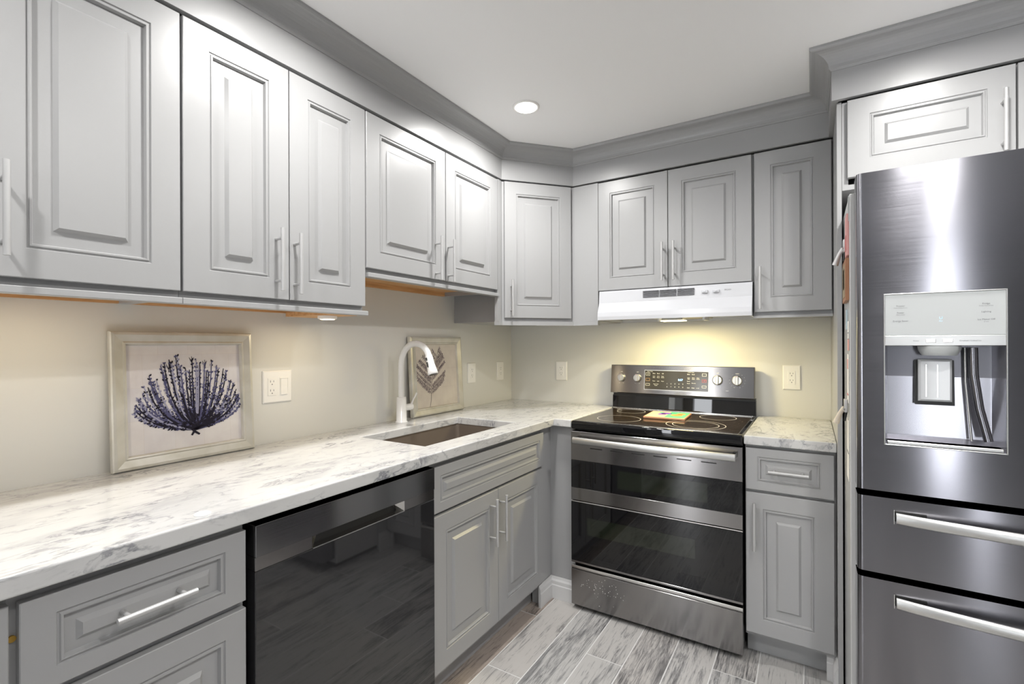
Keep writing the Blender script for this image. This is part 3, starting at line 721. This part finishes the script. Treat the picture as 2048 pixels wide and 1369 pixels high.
# backguard
b = MB().prism([(-.030, .9145), (-.078, .9145), (-.072, .990), (-.030, .990)], 'x', rx0+.002, rx1-.002, M_glassblk)
b.box(rx0+.004, rx1-.004, -.068, -.030, .990, 1.004, M_black); b.box(rx0+.004, rx1-.004, -.0785, -.074, .9145, .9185, M_chrome)
b.box(rx0+.006, rx0+.14, -.0765, -.0735, .9855, .9885, M_black)
b.build('backsplash', rg_)
tb = .12; V_ = Vector((0, math.sin(tb), math.cos(tb))); W_ = Vector((0, -math.cos(tb), math.sin(tb)))
PO = Vector((rx0-.008, -.088, 1.004)); pw = rx1-rx0+.001; ph = .163
b = MB().frame(PO-W_*.045, X, V_, W_, [(0, pw, 0, ph, 0), (0, pw, 0, ph, .042), (.003, pw-.003, .003, ph-.003, .045)], M_range)
cpb = b
def pp(x, z, w_=0.): return PO+X*(x-PO.x)+V_*((z-1.004)/math.cos(tb))+W_*w_
# display glass
b = cpb
for (kx, kz, kr) in ((.807, 1.092, .023), (.901, 1.092, .023), (1.327, 1.094, .026), (1.421, 1.094, .026)):
    for i in range(12):
        a = -PI*.25+i/11*PI*1.5
        if kx > 1.4: b.cyl(pp(kx+math.cos(a)*(kr+.011), kz+math.sin(a)*(kr+.011), .0002), pp(kx+math.cos(a)*(kr+.011), kz+math.sin(a)*(kr+.011), .0006), .0011, M_textw, 6)
    b.text('OFF', pp(kx, kz+kr+.010, .0002), X, V_, .007, M_textw); b.text('Lo', pp(kx-kr*.5, kz-kr-.008, .0002), X, V_, .006, M_textw); b.text('Hi', pp(kx+kr*.5, kz-kr-.008, .0002), X, V_, .006, M_textw)
b.text('Wi-Fi', pp(1.374, 1.040, .0002), X, V_, .006, M_textw)
cp = b.build('control_panel', rg_)
b = MB(); b.frame(pp(.940, 1.028, .0002), X, V_, W_, [(0, .345, 0, .112, 0), (0, .345, 0, .112, .0022), (.0018, .3432, .0018, .1102, .0022), (.002, .343, .002, .110, .0018)], M_bright)
b.build('display_bezel', cp)
b = MB(); b.frame(pp(.9435, 1.0315, .0018), X, V_, W_, [(0, .338, 0, .105, 0), (0, .338, 0, .105, .0008)], mat('display_glass', (.035, .033, .03), .12))
q = lambda s_, x, z, sz, m=M_textw: b.text(s_, pp(x, z, .0028), X, V_, sz, m)
q('Upper Oven', .972, 1.131, .0065)
for i, s_ in enumerate(('Bake', 'Broil', 'Off')): q(s_, .995+i*.024, 1.120, .0075)
for i, s_ in enumerate(('Conv', 'Conv', 'Keep')): q(s_, .995+i*.024, 1.105, .0065)
for i, s_ in enumerate(('Bake', 'Roast', 'Warm')): q(s_, .995+i*.024, 1.098, .0065)
for i, s_ in enumerate(('Timer', 'Light', 'Clean')): q(s_, .995+i*.024, 1.078, .0065)
q('Easy Cook', 1.007, 1.062, .0065); q('Clock', 1.007, 1.054, .0065)
for i in range(5): q('12345'[i], 1.068+i*.021, 1.066, .0085); q('67890'[i], 1.068+i*.021, 1.049, .0085)
q('8:57', 1.139, 1.088, .015, M_led)
q('Lower Oven', 1.193, 1.131, .0065)
for i, s_ in enumerate(('Bake', 'Broil')): q(s_, 1.181+i*.024, 1.120, .0075)
for i, s_ in enumerate(('Conv', 'Conv', 'Keep')): q(s_, 1.182+i*.024, 1.102, .0065)
for i, s_ in enumerate(('Bake', 'Roast', 'Warm')): q(s_, 1.182+i*.024, 1.095, .0065)
q('Bread', 1.181, 1.083, .0065); q('Proof', 1.181, 1.071, .0065); q('Favorite', 1.208, 1.073, .0065)
for i, s_ in enumerate(('Start', 'Clear', 'Lock')): q(s_, 1.181+i*.024, 1.048, .0075)
def rectline(x0, x1, z0, z1, w_, m):
    for (a0, a1, c0, c1) in ((x0, x1, z0, z0+w_), (x0, x1, z1-w_, z1), (x0, x0+w_, z0, z1), (x1-w_, x1, z0, z1)):
        b.frame(pp(a0, c0, .0027), X, V_, W_, [(0, a1-a0, 0, c1-c0, 0), (0, a1-a0, 0, c1-c0, .0002)], m)
rectline(.949, .972, 1.108, 1.124, .0012, M_textw); rectline(.949, .972, 1.078, 1.093, .0012, mat('amber_print', (.55, .33, .15), .5)); rectline(.949, .972, 1.052, 1.064, .0012, M_textw)
M_red = mat('red_print', (.55, .06, .06), .5)
rectline(1.250, 1.272, 1.112, 1.126, .0012, M_textw); rectline(1.250, 1.272, 1.080, 1.094, .0012, M_red); rectline(1.250, 1.272, 1.050, 1.062, .0012, M_textw)
q('Off', .9605, 1.1155, .007); q('Off', 1.261, 1.087, .007, M_red)
b.build('display', cp)
b = MB(); b.text('SAMSUNG', pp(1.140, 1.014, .0004), X, V_, .013, M_text); b.build('logo', cp)
for (kx, kz, kr) in ((.807, 1.092, .023), (.901, 1.092, .023), (1.327, 1.094, .026), (1.421, 1.094, .026)):
    kb = MB().lathe(pp(kx, kz, .0003), W_, [(0, kr*.96), (.004, kr), (.008, kr*.98), (.017, kr*.86), (.018, kr*.80)], M_bright, 32).build('knob', cp)
    g = MB(); o_ = pp(kx, kz, .0185)
    g.frame(o_-X*.007-V_*(kr*.92), X, V_, W_, [(0, .014, 0, kr*1.84, 0), (0, .014, 0, kr*1.84, .006), (.002, .012, .002, kr*1.84-.002, .008)], M_bright); g.build('grip', kb)
    MB().cyl(pp(kx, kz+kr*.70, .0268), pp(kx, kz+kr*.70, .0272), .0018, M_red, 8).build('pointer', kb)
# oven doors
def od(z0, z1, bands, nm):
    o = MB()
    for (a, c_, m) in bands: o.box(rx0, rx1, RF, RF+.035, a, c_, m, .0012)
    return o.build(nm, rg_)
def winmat():
    m = mat('oven_window', (.012, .015, .010), .04, Specular_IOR_Level=.6); return m
od1 = od(.53, .865, [(.725, .8645, M_range), (.592, .7247, M_glassblk), (.531, .5917, M_range)], 'upper_door')
od2 = od(.225, .525, [(.5225, .5275, M_chrome), (.238, .5222, M_glassblk), (.228, .2377, M_range)], 'lower_door')
dr = MB(); dr.box(rx0, rx1, RF, RF+.035, .024, .196, M_range, .0015).box(rx0, rx1, RF+.0, RF+.02, .2025, .2145, M_chrome, .001).box(rx0, rx1, RF+.004, RF+.03, .1965, .2022, M_range)
dr.build('storage_drawer', rg_)
# visible oven windows (greenish reflecting panes set in the black glass)
b = MB(); b.box(.985, 1.375, RF-.0006, RF-.0001, .618, .700, winmat()); b.build('window', od1)
b = MB(); b.box(.835, 1.325, RF-.0006, RF-.0001, .372, .455, winmat()); b.build('window', od2)
b = MB()
n_ = 14; P = []
for i in range(n_+1):
    t = i/n_; P.append((rx0+.028+(rx1-rx0-.050)*t, RF-.040-.016*math.sin(PI*t), .829))
vs = []
for p_ in P:
    for k in range(16):
        a = 2*PI*k/16; vs.append((p_[0], p_[1]+math.cos(a)*.009, p_[2]+math.sin(a)*.0155))
b.add(vs, [(i*16+k, i*16+(k+1) % 16, (i+1)*16+(k+1) % 16, (i+1)*16+k) for i in range(n_) for k in range(16)], M_bright, True)
b.add(vs, [tuple(range(15, -1, -1)), tuple(range(n_*16, n_*16+16))], M_bright)
for xx in (rx0+.036, rx1-.030): b.box(xx-.006, xx+.006, RF-.038, RF-.0002, .819, .839, M_bright)
b.build('handle', od1)
for i in range(6): MB().box(rx0+.1+i*.1, rx0+.16+i*.1, RF-.0012, RF-.0002, .787, .791, M_black).build('vent_slot', od1)
# specks of dried splash on the drawer
b = MB(); q2 = random.Random(8)
for i in range(55):
    xx, zz = q2.gauss(.90, .06), q2.gauss(.13, .035)
    if rx0+.01 < xx < rx1-.02 and .03 < zz < .19:
        r_ = q2.uniform(.0007, .002); b.add([(xx+math.cos(2*PI*k/7)*r_, RF-.0004, zz+math.sin(2*PI*k/7)*r_*1.4) for k in range(7)], [tuple(range(7))], mat('splash', (.62, .60, .58), .7))
b.build('splash_specks', [o for o in bpy.data.objects if o.name == 'storage_drawer'][0])['kind'] = 'stuff'

# trivet on the cooktop
tv = thing('trivet', (1.12, -.30, .9152), 'small colourful square trivet with painted fruit lying on the cooktop', 'trivet')
tm = Matrix.Rotation(math.radians(3), 3, 'Z')
def trb(x0, x1, y0, y1, z0, z1, m, bev=.001):
    b = MB().box(x0, x1, y0, y1, z0, z1, m, bev); b.v = [tuple(tm @ Vector(v)+Vector((1.125, -.297, 0))) for v in b.v]; return b
trb(-.099, .099, -.106, .106, .9152, .926, mat('trivet_wood', (.45, .22, .12), .5), .002).build('board', tv)
b = trb(-.093, .0, -.100, .100, .9262, .9272, mat('trivet_peach', (.60, .40, .26), .5)); b2 = trb(.0, .093, -.100, .100, .9262, .9272, mat('trivet_green', (.08, .38, .18), .5)); b.add(b2.v, b2.f, b2.ms[0])
for (cx, cy, r_, m_) in ((-.012, .03, .026, mat('plum_paint', (.14, .05, .35), .5)), (-.030, .0, .020, MATS['plum_paint']), (.045, -.01, .028, mat('orange_paint', (.55, .20, .05), .5)), (.060, .035, .020, MATS['orange_paint']), (.02, .05, .016, mat('leaf_paint', (.05, .42, .20), .4)), (-.04, .05, .014, MATS['leaf_paint'])):
    vs = [tuple(tm @ Vector((cx+math.cos(2*PI*k/14)*r_*(1+.2*math.sin(3*k)), cy+math.sin(2*PI*k/14)*r_*1.2, 0))+Vector((1.125, -.297, .9276))) for k in range(14)]
    b.add(vs, [tuple(range(14))], m_)
b.build('painted_tile', tv)

# ------------------------------------------------------------------ range hood
hd = thing('range_hood', (1.15, -.2, 1.41), 'white under-cabinet range hood with lit lamp above the range', 'range hood')
hx0, hx1 = .7865, 1.5195
prof = [(-.002, 1.412), (-.002, 1.5655), (-.366, 1.5655), (-.368, 1.556), (-.372, 1.502), (-.392, 1.452), (-.395, 1.430), (-.393, 1.4125), (-.380, 1.4125), (-.380, 1.428), (-.02, 1.428), (-.02, 1.412)]
b = MB().prism(prof, 'x', hx0, hx1, M_hood)
b.box(hx0, hx0+.008, -.380, -.02, 1.412, 1.4275, M_hood).box(hx1-.008, hx1, -.380, -.02, 1.412, 1.4275, M_hood)
b.build('shell', hd)
fn = Vector((0, -1, 0))
b = MB()
for (vx0, vx1) in ((1.022, 1.101), (1.106, 1.186), (1.191, 1.270)):
    for i in range(5):
        z_ = 1.5215+i*.0072; b.box(vx0, vx1, -.3745, -.3685, z_, z_+.0036, mat('vent_dark', (.10, .10, .11), .6))
b.build('vent_grille', hd)
for (kx) in (1.318, 1.368):
    MB().box(kx-.014, kx+.014, -.3795, -.3705, 1.526, 1.540, M_hood, .002).box(kx-.004, kx+.004, -.386, -.3795, 1.530, 1.537, M_hood, .001).build('switch', hd)
b = MB().text('BROAN', (1.418, -.3712, 1.537), X, Z, .0085, M_text, lift=.001); b.build('logo', hd)
MB().box(1.03, 1.30, -.30, -.05, 1.421, 1.4275, mat('hood_filter', (.45, .42, .34), .4, .6)).build('filter', hd)
MB().box(1.115, 1.215, -.372, -.300, 1.403, 1.4275, mat('lamp_housing', (.5, .48, .42), .4)).build('lamp_housing', hd)
MB().box(1.108, 1.222, -.368, -.305, 1.3985, 1.4025, M_hlamp, .002).build('lamp_lens', hd)
for kx in (1.085, 1.30): MB().box(kx, kx+.012, -.34, -.22, 1.4005, 1.4205, M_hood, .002).build('filter_clip', hd)
ld = bpy.data.lights.new('hood_glow', 'AREA'); ld.shape = 'RECTANGLE'; ld.size = .16; ld.size_y = .09; ld.energy = 8.5; ld.color = (1., .84, .42); ld.spread = PI
lo = bpy.data.objects.new('bulb', ld); COL.objects.link(lo); lo.parent = hd; lo.location = Vector((1.165, -.335, 1.397))-hd.location

# ------------------------------------------------------------------ refrigerator
YF = -1.08; FX0, FX1 = 1.858, 2.770
fr = thing('refrigerator', ((FX0+FX1)/2, -.6, 0), 'tall black stainless four-door refrigerator with water dispenser', 'refrigerator')
MB().box(FX0-.0115, FX1, -.985, -.06, .03, 1.745, M_fside, .002).build('cabinet_body', fr)
MB().box(FX0+.02, FX1-.02, -.97, -.10, .001, .0295, M_black).build('base_grille', fr)
b = MB()                                                # door with rounded vertical edge + dispenser hole
dx0, dx1, dz0, dz1 = 1.9225, 2.1685, 1.001, 1.4205
def fdoor(x0, x1, z0, z1, name, hole=None):
    bm = bmesh.new(); r = .014
    prof = [(x0, YF+.078)]
    for i in range(7): a = PI+PI/2*i/6; prof.append((x0+r+r*math.cos(a), YF+r+r*math.sin(a)))
    for i in range(7): a = -PI/2+PI/2*i/6; prof.append((x1-r+r*math.cos(a), YF+r+r*math.sin(a)))
    prof.append((x1, YF+.078))
    b = MB()
    if not hole:
        n = len(prof); vs = [(p[0], p[1], z0+.0) for p in prof]+[(p[0], p[1], z1) for p in prof]
        b.add(vs, [(i, i+1, n+i+1, n+i) for i in range(n-1)], M_fridge, True)
        b.add(vs, [(n-1, 0, n, 2*n-1), tuple(range(n)), tuple(range(2*n-1, n-1, -1))], M_fridge)
    else:
        hx0_, hx1_, hz0_, hz1_ = hole
        lp = prof[:8]; rp = prof[8:]
        for pr in (lp, rp):
            n = len(pr); vs = [(p[0], p[1], z0) for p in pr]+[(p[0], p[1], z1) for p in pr]; b.add(vs, [(i, i+1, n+i+1, n+i) for i in range(n-1)], M_fridge, True)
        xa, xb = lp[-1][0], rp[0][0]
        for (a0, a1, c0, c1) in ((xa, hx0_, z0, z1), (hx1_, xb, z0, z1), (hx0_, hx1_, z0, hz0_), (hx0_, hx1_, hz1_, z1)):
            b.add([(a0, YF, c0), (a1, YF, c0), (a1, YF, c1), (a0, YF, c1)], [(0, 1, 2, 3)], M_fridge)
        n = len(prof)
        b.add([(p[0], p[1], z1) for p in prof]+[(p[0], p[1], z0) for p in prof], [tuple(range(n)), tuple(range(2*n-1, n-1, -1))], M_fridge)
        b.add([(x0, YF+.078, z0), (x1, YF+.078, z0), (x1, YF+.078, z1), (x0, YF+.078, z1)], [(0, 1, 2, 3)], M_fridge)
    bm.free()
    return b.build(name, fr, fix=not hole)
xm = (FX0+FX1)/2
ud = fdoor(FX0, xm-.002, .866, 1.775, 'left_door', (dx0, dx1, dz0, dz1))
fdoor(xm+.002, FX1, .866, 1.775, 'right_door')
md_ = fdoor(FX0, FX1, .632, .848, 'middle_drawer'); ld_ = fdoor(FX0, FX1, .06, .614, 'freezer_drawer')
MB().box(FX0+.004, FX1-.004, -1.0015, -.9855, .06, 1.770, M_black).build('gasket', fr)
# dispenser
YW = YF+.066
b = MB()
b.add([(dx0, YF, dz0), (dx1, YF, dz0), (dx1, YF, 1.277), (dx0, YF, 1.277), (dx0+.012, YW, dz0+.02), (dx1-.012, YW, dz0+.02), (dx1-.012, YW, 1.277), (dx0+.012, YW, 1.277)],
      [(0, 1, 5, 4), (1, 2, 6, 5), (3, 0, 4, 7), (4, 5, 6, 7)], M_dispwell)
b.add([(dx0, YF, 1.277), (dx1, YF, 1.277), (dx1, YW, 1.277), (dx0, YW, 1.277)], [(0, 1, 2, 3)], M_black)
b.add([(dx0+.012, YW-.0005, 1.19), (dx1-.012, YW-.0005, 1.19), (dx1-.012, YW-.0005, 1.276), (dx0+.012, YW-.0005, 1.276)], [(0, 1, 2, 3)], mat('dispenser_dark', (.16, .16, .18), .25, .5))
dp = b.build('dispenser', ud)
b = MB(); b.frame((dx0, YF+.002, 1.306), X, Z, -Y, [(0, dx1-dx0, 0, dz1-1.306, 0), (0, dx1-dx0, 0, dz1-1.306, .0025), (.001, dx1-dx0-.001, .001, dz1-1.307, .0032)], M_dispgrey)
tz = lambda s_, x, z, sz, m=M_text: b.text(s_, (x, YF-.0014, z), X, Z, sz, m)
tz('Freezer', 1.957, 1.388, .006); tz('Power Freeze (3 sec)', 1.957, 1.3825, .0034); tz('Power', 1.957, 1.369, .006); tz('Alarm (3 sec)', 1.957, 1.3635, .0034); tz('Energy Saver', 1.957, 1.346, .0065)
tz('Fridge', 2.131, 1.387, .006); tz('Power Cool (3 sec)', 2.131, 1.3815, .0034); tz('Lighting', 2.131, 1.366, .006); tz('Ice Maker Off', 2.131, 1.346, .006); tz('(3 sec)', 2.131, 1.340, .0034)
tz('U', 2.042, 1.352, .010, M_ledp); tz('Filter', 2.042, 1.344, .0035, M_ledp)
b.build('control_display', dp)
b = MB(); b.frame((dx0, YF+.002, 1.278), X, Z, -Y, [(0, dx1-dx0, 0, .0275, 0), (0, dx1-dx0, 0, .0275, .004), (.001, dx1-dx0-.001, .001, .0265, .0045)], M_bright)
for xx in (2.011, 2.046): b.frame((xx, YF-.0026, 1.286), X, Z, -Y, [(0, .020, 0, .010, 0), (0, .020, 0, .010, .0012), (.001, .019, .001, .009, .0016)], M_chrome)
b.text('Water', (1.990, YF-.0030, 1.291), X, Z, .005, M_text); b.text('Crushed / Cubed Ice', (2.100, YF-.0030, 1.291), X, Z, .005, M_text)
b.build('button_strip', dp)
MB().lathe((2.044, YF+.034, 1.2768), -Z, [(0, .046), (.010, .045), (.020, .040), (.026, .036)], M_dispgrey, 32).build('ice_chute', dp)
b = MB(); x0_, x1_ = 2.000, 2.073
b.frame((x0_-.006, YF+.052, 1.112), X, Vector((0, .06, 1)).normalized(), -Y, [(0, .085, 0, .125, 0), (0, .085, 0, .125, .004)], M_black)
b.frame((x0_, YF+.047, 1.122), X, Z, -Y, [(0, .073, 0, .118, 0), (.001, .072, .001, .117, .006), (.006, .067, .006, .112, .010)], M_clear)
for xx in (.016, .040): b.box(x0_+xx, x0_+xx+.002, YF+.0355, YF+.0375, 1.135, 1.225, M_chrome)
b.build('paddle', dp)
b = MB()
b.tube([(2.112, YF+.030, 1.272), (2.114, YF+.032, 1.20), (2.124, YF+.030, 1.11), (2.140, YF+.022, 1.025)], .010, M_fridge, 14)
b.tube([(2.100, YF+.050, 1.272), (2.101, YF+.050, 1.18), (2.112, YF+.045, 1.02)], .003, M_bright, 8)
b.build('side_column', dp)
MB().box(dx0+.004, dx1-.004, YF-.001, YF+.055, dz0+.001, dz0+.010, M_bright, .002).build('drip_tray', dp)
b = MB(); fr_ = .0028
for (a0, a1, c0, c1) in ((dx0-fr_, dx0, dz0-fr_, dz1+fr_), (dx1, dx1+fr_, dz0-fr_, dz1+fr_), (dx0, dx1, dz0-fr_, dz0), (dx0, dx1, dz1, dz1+fr_)): b.box(a0, a1, YF-.003, YF+.004, c0, c1, M_bright, .0008)
b.build('bezel', dp)
# drawer handles: bowed bars with recessed ends
def fhandle(par, zc, drop=.0):
    x0_, x1_ = 1.945, FX1-(1.945-FX0); n_ = 18; vs = []; b = MB()
    for i in range(n_+1):
        t = i/n_; bow = .030*math.sin(PI*t)**.75; xx = x0_+(x1_-x0_)*t
        for k in range(16):
            a = 2*PI*k/16; vs.append((xx, YF-.010-bow+math.cos(a)*.009, zc-bow*.0+math.sin(a)*.0155))
    b.add(vs, [(i*16+k, i*16+(k+1) % 16, (i+1)*16+(k+1) % 16, (i+1)*16+k) for i in range(n_) for k in range(16)], M_bright, True)
    b.add(vs, [tuple(range(15, -1, -1)), tuple(range(n_*16, n_*16+16))], M_bright)
    h = b.build('handle', par)
    for xs_ in (x0_-.003, x1_-.067):
        e = MB()
        e.box(xs_, xs_+.070, YF-.0016, YF-.0004, zc-.012, zc+.0185, M_black, .0004)
        e.box(xs_-.0015, xs_, YF-.0035, YF-.0004, zc-.019, zc+.020, M_chrome)
        e.build('handle_recess', par)
fhandle(md_, .797); fhandle(ld_, .561)

# things stuck on the left side of the refrigerator
SX = FX0-.0117
def card(y0, y1, z0, z1, t, m, name, label, cat, inner=None, tilt=0, group='papers and magnets on the refrigerator side'):
    c = thing(name, (SX, (y0+y1)/2, z0), label, cat, group)
    b = MB().box(SX-.0004-t, SX-.0004, y0, y1, z0, z1, m)
    b.build('sheet' if t < .003 else 'body', c)
    if inner:
        for k_, (a0, a1, c0, c1, mm, nm) in enumerate(inner):
            MB().box(SX-.0004-t-.0012, SX-.0004-t-.0001, y0+(y1-y0)*a0, y0+(y1-y0)*a1, z0+(z1-z0)*c0, z0+(z1-z0)*c1, mm).build(nm, c)
    return c
M_pap = mat('white_paper', (.80, .78, .76), .6); M_pink = mat('pink_card', (.70, .36, .34), .5); M_redc = mat('red_card', (.55, .16, .15), .45); M_brn = mat('brown_wood_card', (.36, .17, .09), .5); M_gold = mat('antique_gold', (.40, .30, .17), .4, .4)
M_blue = mat('pale_blue', (.50, .62, .68), .4)
card(-.965, -.885, 1.560, 1.690, .006, M_pink, 'magnet', 'pink rounded magnet high on the refrigerator side, above the brown plaque', 'magnet', [(.2, .8, .15, .5, M_redc, 'inset')])
card(-.965, -.800, 1.420, 1.552, .009, M_brn, 'magnet', 'brown and gold framed plaque magnet on the refrigerator side', 'magnet', [(.12, .88, .1, .9, M_gold, 'face'), (.3, .7, .3, .8, M_text, 'inset')])
card(-.880, -.845, 1.330, 1.395, .003, M_blue, 'magnet', 'pale blue oval magnet on the refrigerator side under the plaque', 'magnet')
card(-.960, -.900, 1.300, 1.355, .0012, M_pap, 'paper_note', 'small white note just right of the pale blue magnet', 'paper', [(.1, .9, .3, .35, M_text, 'printed_line')])
card(-.960, -.900, 1.262, 1.298, .0012, M_pink, 'paper_note', 'small pink note directly below the small white note', 'paper')
card(-.950, -.880, 1.095, 1.250, .0012, M_pap, 'paper_note', 'white printed sheet hanging above the lower magnetic clip', 'paper', [(.1, .9, .16, .19, M_redc, 'printed_line'), (.2, .8, .7, .9, M_pink, 'picture')])
card(-.955, -.860, .850, 1.040, .0012, M_pap, 'paper_note', 'white sheet held under the lower magnetic clip', 'paper', [(.1, .9, .45, .47, M_text, 'printed_line')])
def clip(y, z, sc, label, m1, m2):
    c = thing('magnetic_clip', (SX, y, z), label, 'clip', 'papers and magnets on the refrigerator side')
    MB().box(SX-.012*sc, SX-.0020, y-.018*sc, y+.014*sc, z-.002, z+.040*sc, m1, .003, 2).build('clip_body', c)
    MB().tube([(SX-.010*sc, y, z+.012), (SX-.020*sc, y+.004, z-.004), (SX-.033*sc, y+.010, z-.040*sc)], [.0075*sc, .0065*sc, .0095*sc], m2, 10).build('clip_lever', c)
    MB().cyl((SX-.012*sc, y-.020*sc, z+.010), (SX-.012*sc, y+.018*sc, z+.010), .003*sc, M_chrome, 10).build('hinge_pin', c)
    MB().tube([(SX-.006, y-.006, z-.002), (SX-.010, y-.008, z-.030*sc)], [.004*sc, .003*sc], M_black, 8).build('clip_jaw', c)
clip(-.870, 1.585, 1.0, 'upper silver magnetic clip on the refrigerator side beside the pink magnet', M_handle, M_handle)
clip(-.900, 1.065, 1.0, 'lower silver magnetic clip with pale lever on the refrigerator side', M_handle, mat('tan_plastic', (.62, .55, .45), .4))
card(-.975, -.940, 1.665, 1.742, .0015, M_dispgrey, 'paper_note', 'grey strip of paper at the very top of the refrigerator side', 'paper')

# ------------------------------------------------------------------ ceiling downlights
desc = ['round recessed ceiling light above the corner, the one in view', 'recessed ceiling light above the sink aisle', 'recessed ceiling light at the left behind the viewpoint', 'recessed ceiling light in front of the refrigerator', 'recessed ceiling light in the middle of the aisle', 'recessed ceiling light right of the viewpoint']
for (x, y), ds in zip(LAMPS, desc):
    c = thing('recessed_ceiling_light', (x, y, ZCEIL), ds, 'ceiling light', 'recessed ceiling lights')
    MB().lathe((x, y, ZCEIL-.0002), -Z, [(0, .060), (.003, .060), (.006, .054), (.004, .048)], M_white, 40).build('trim_ring', c)
    MB().lathe((x, y, ZCEIL-.0045), -Z, [(0, .047), (.0025, .045)], M_lamp, 40).build('diffuser', c)
    ld = bpy.data.lights.new('downlight', 'AREA'); ld.shape = 'DISK'; ld.size = .09; ld.energy = LAMP_W; ld.spread = 2.85; ld.color = (1., .98, .955)
    lo = bpy.data.objects.new('bulb', ld); COL.objects.link(lo); lo.parent = c; lo.location = (0, 0, -.0075)
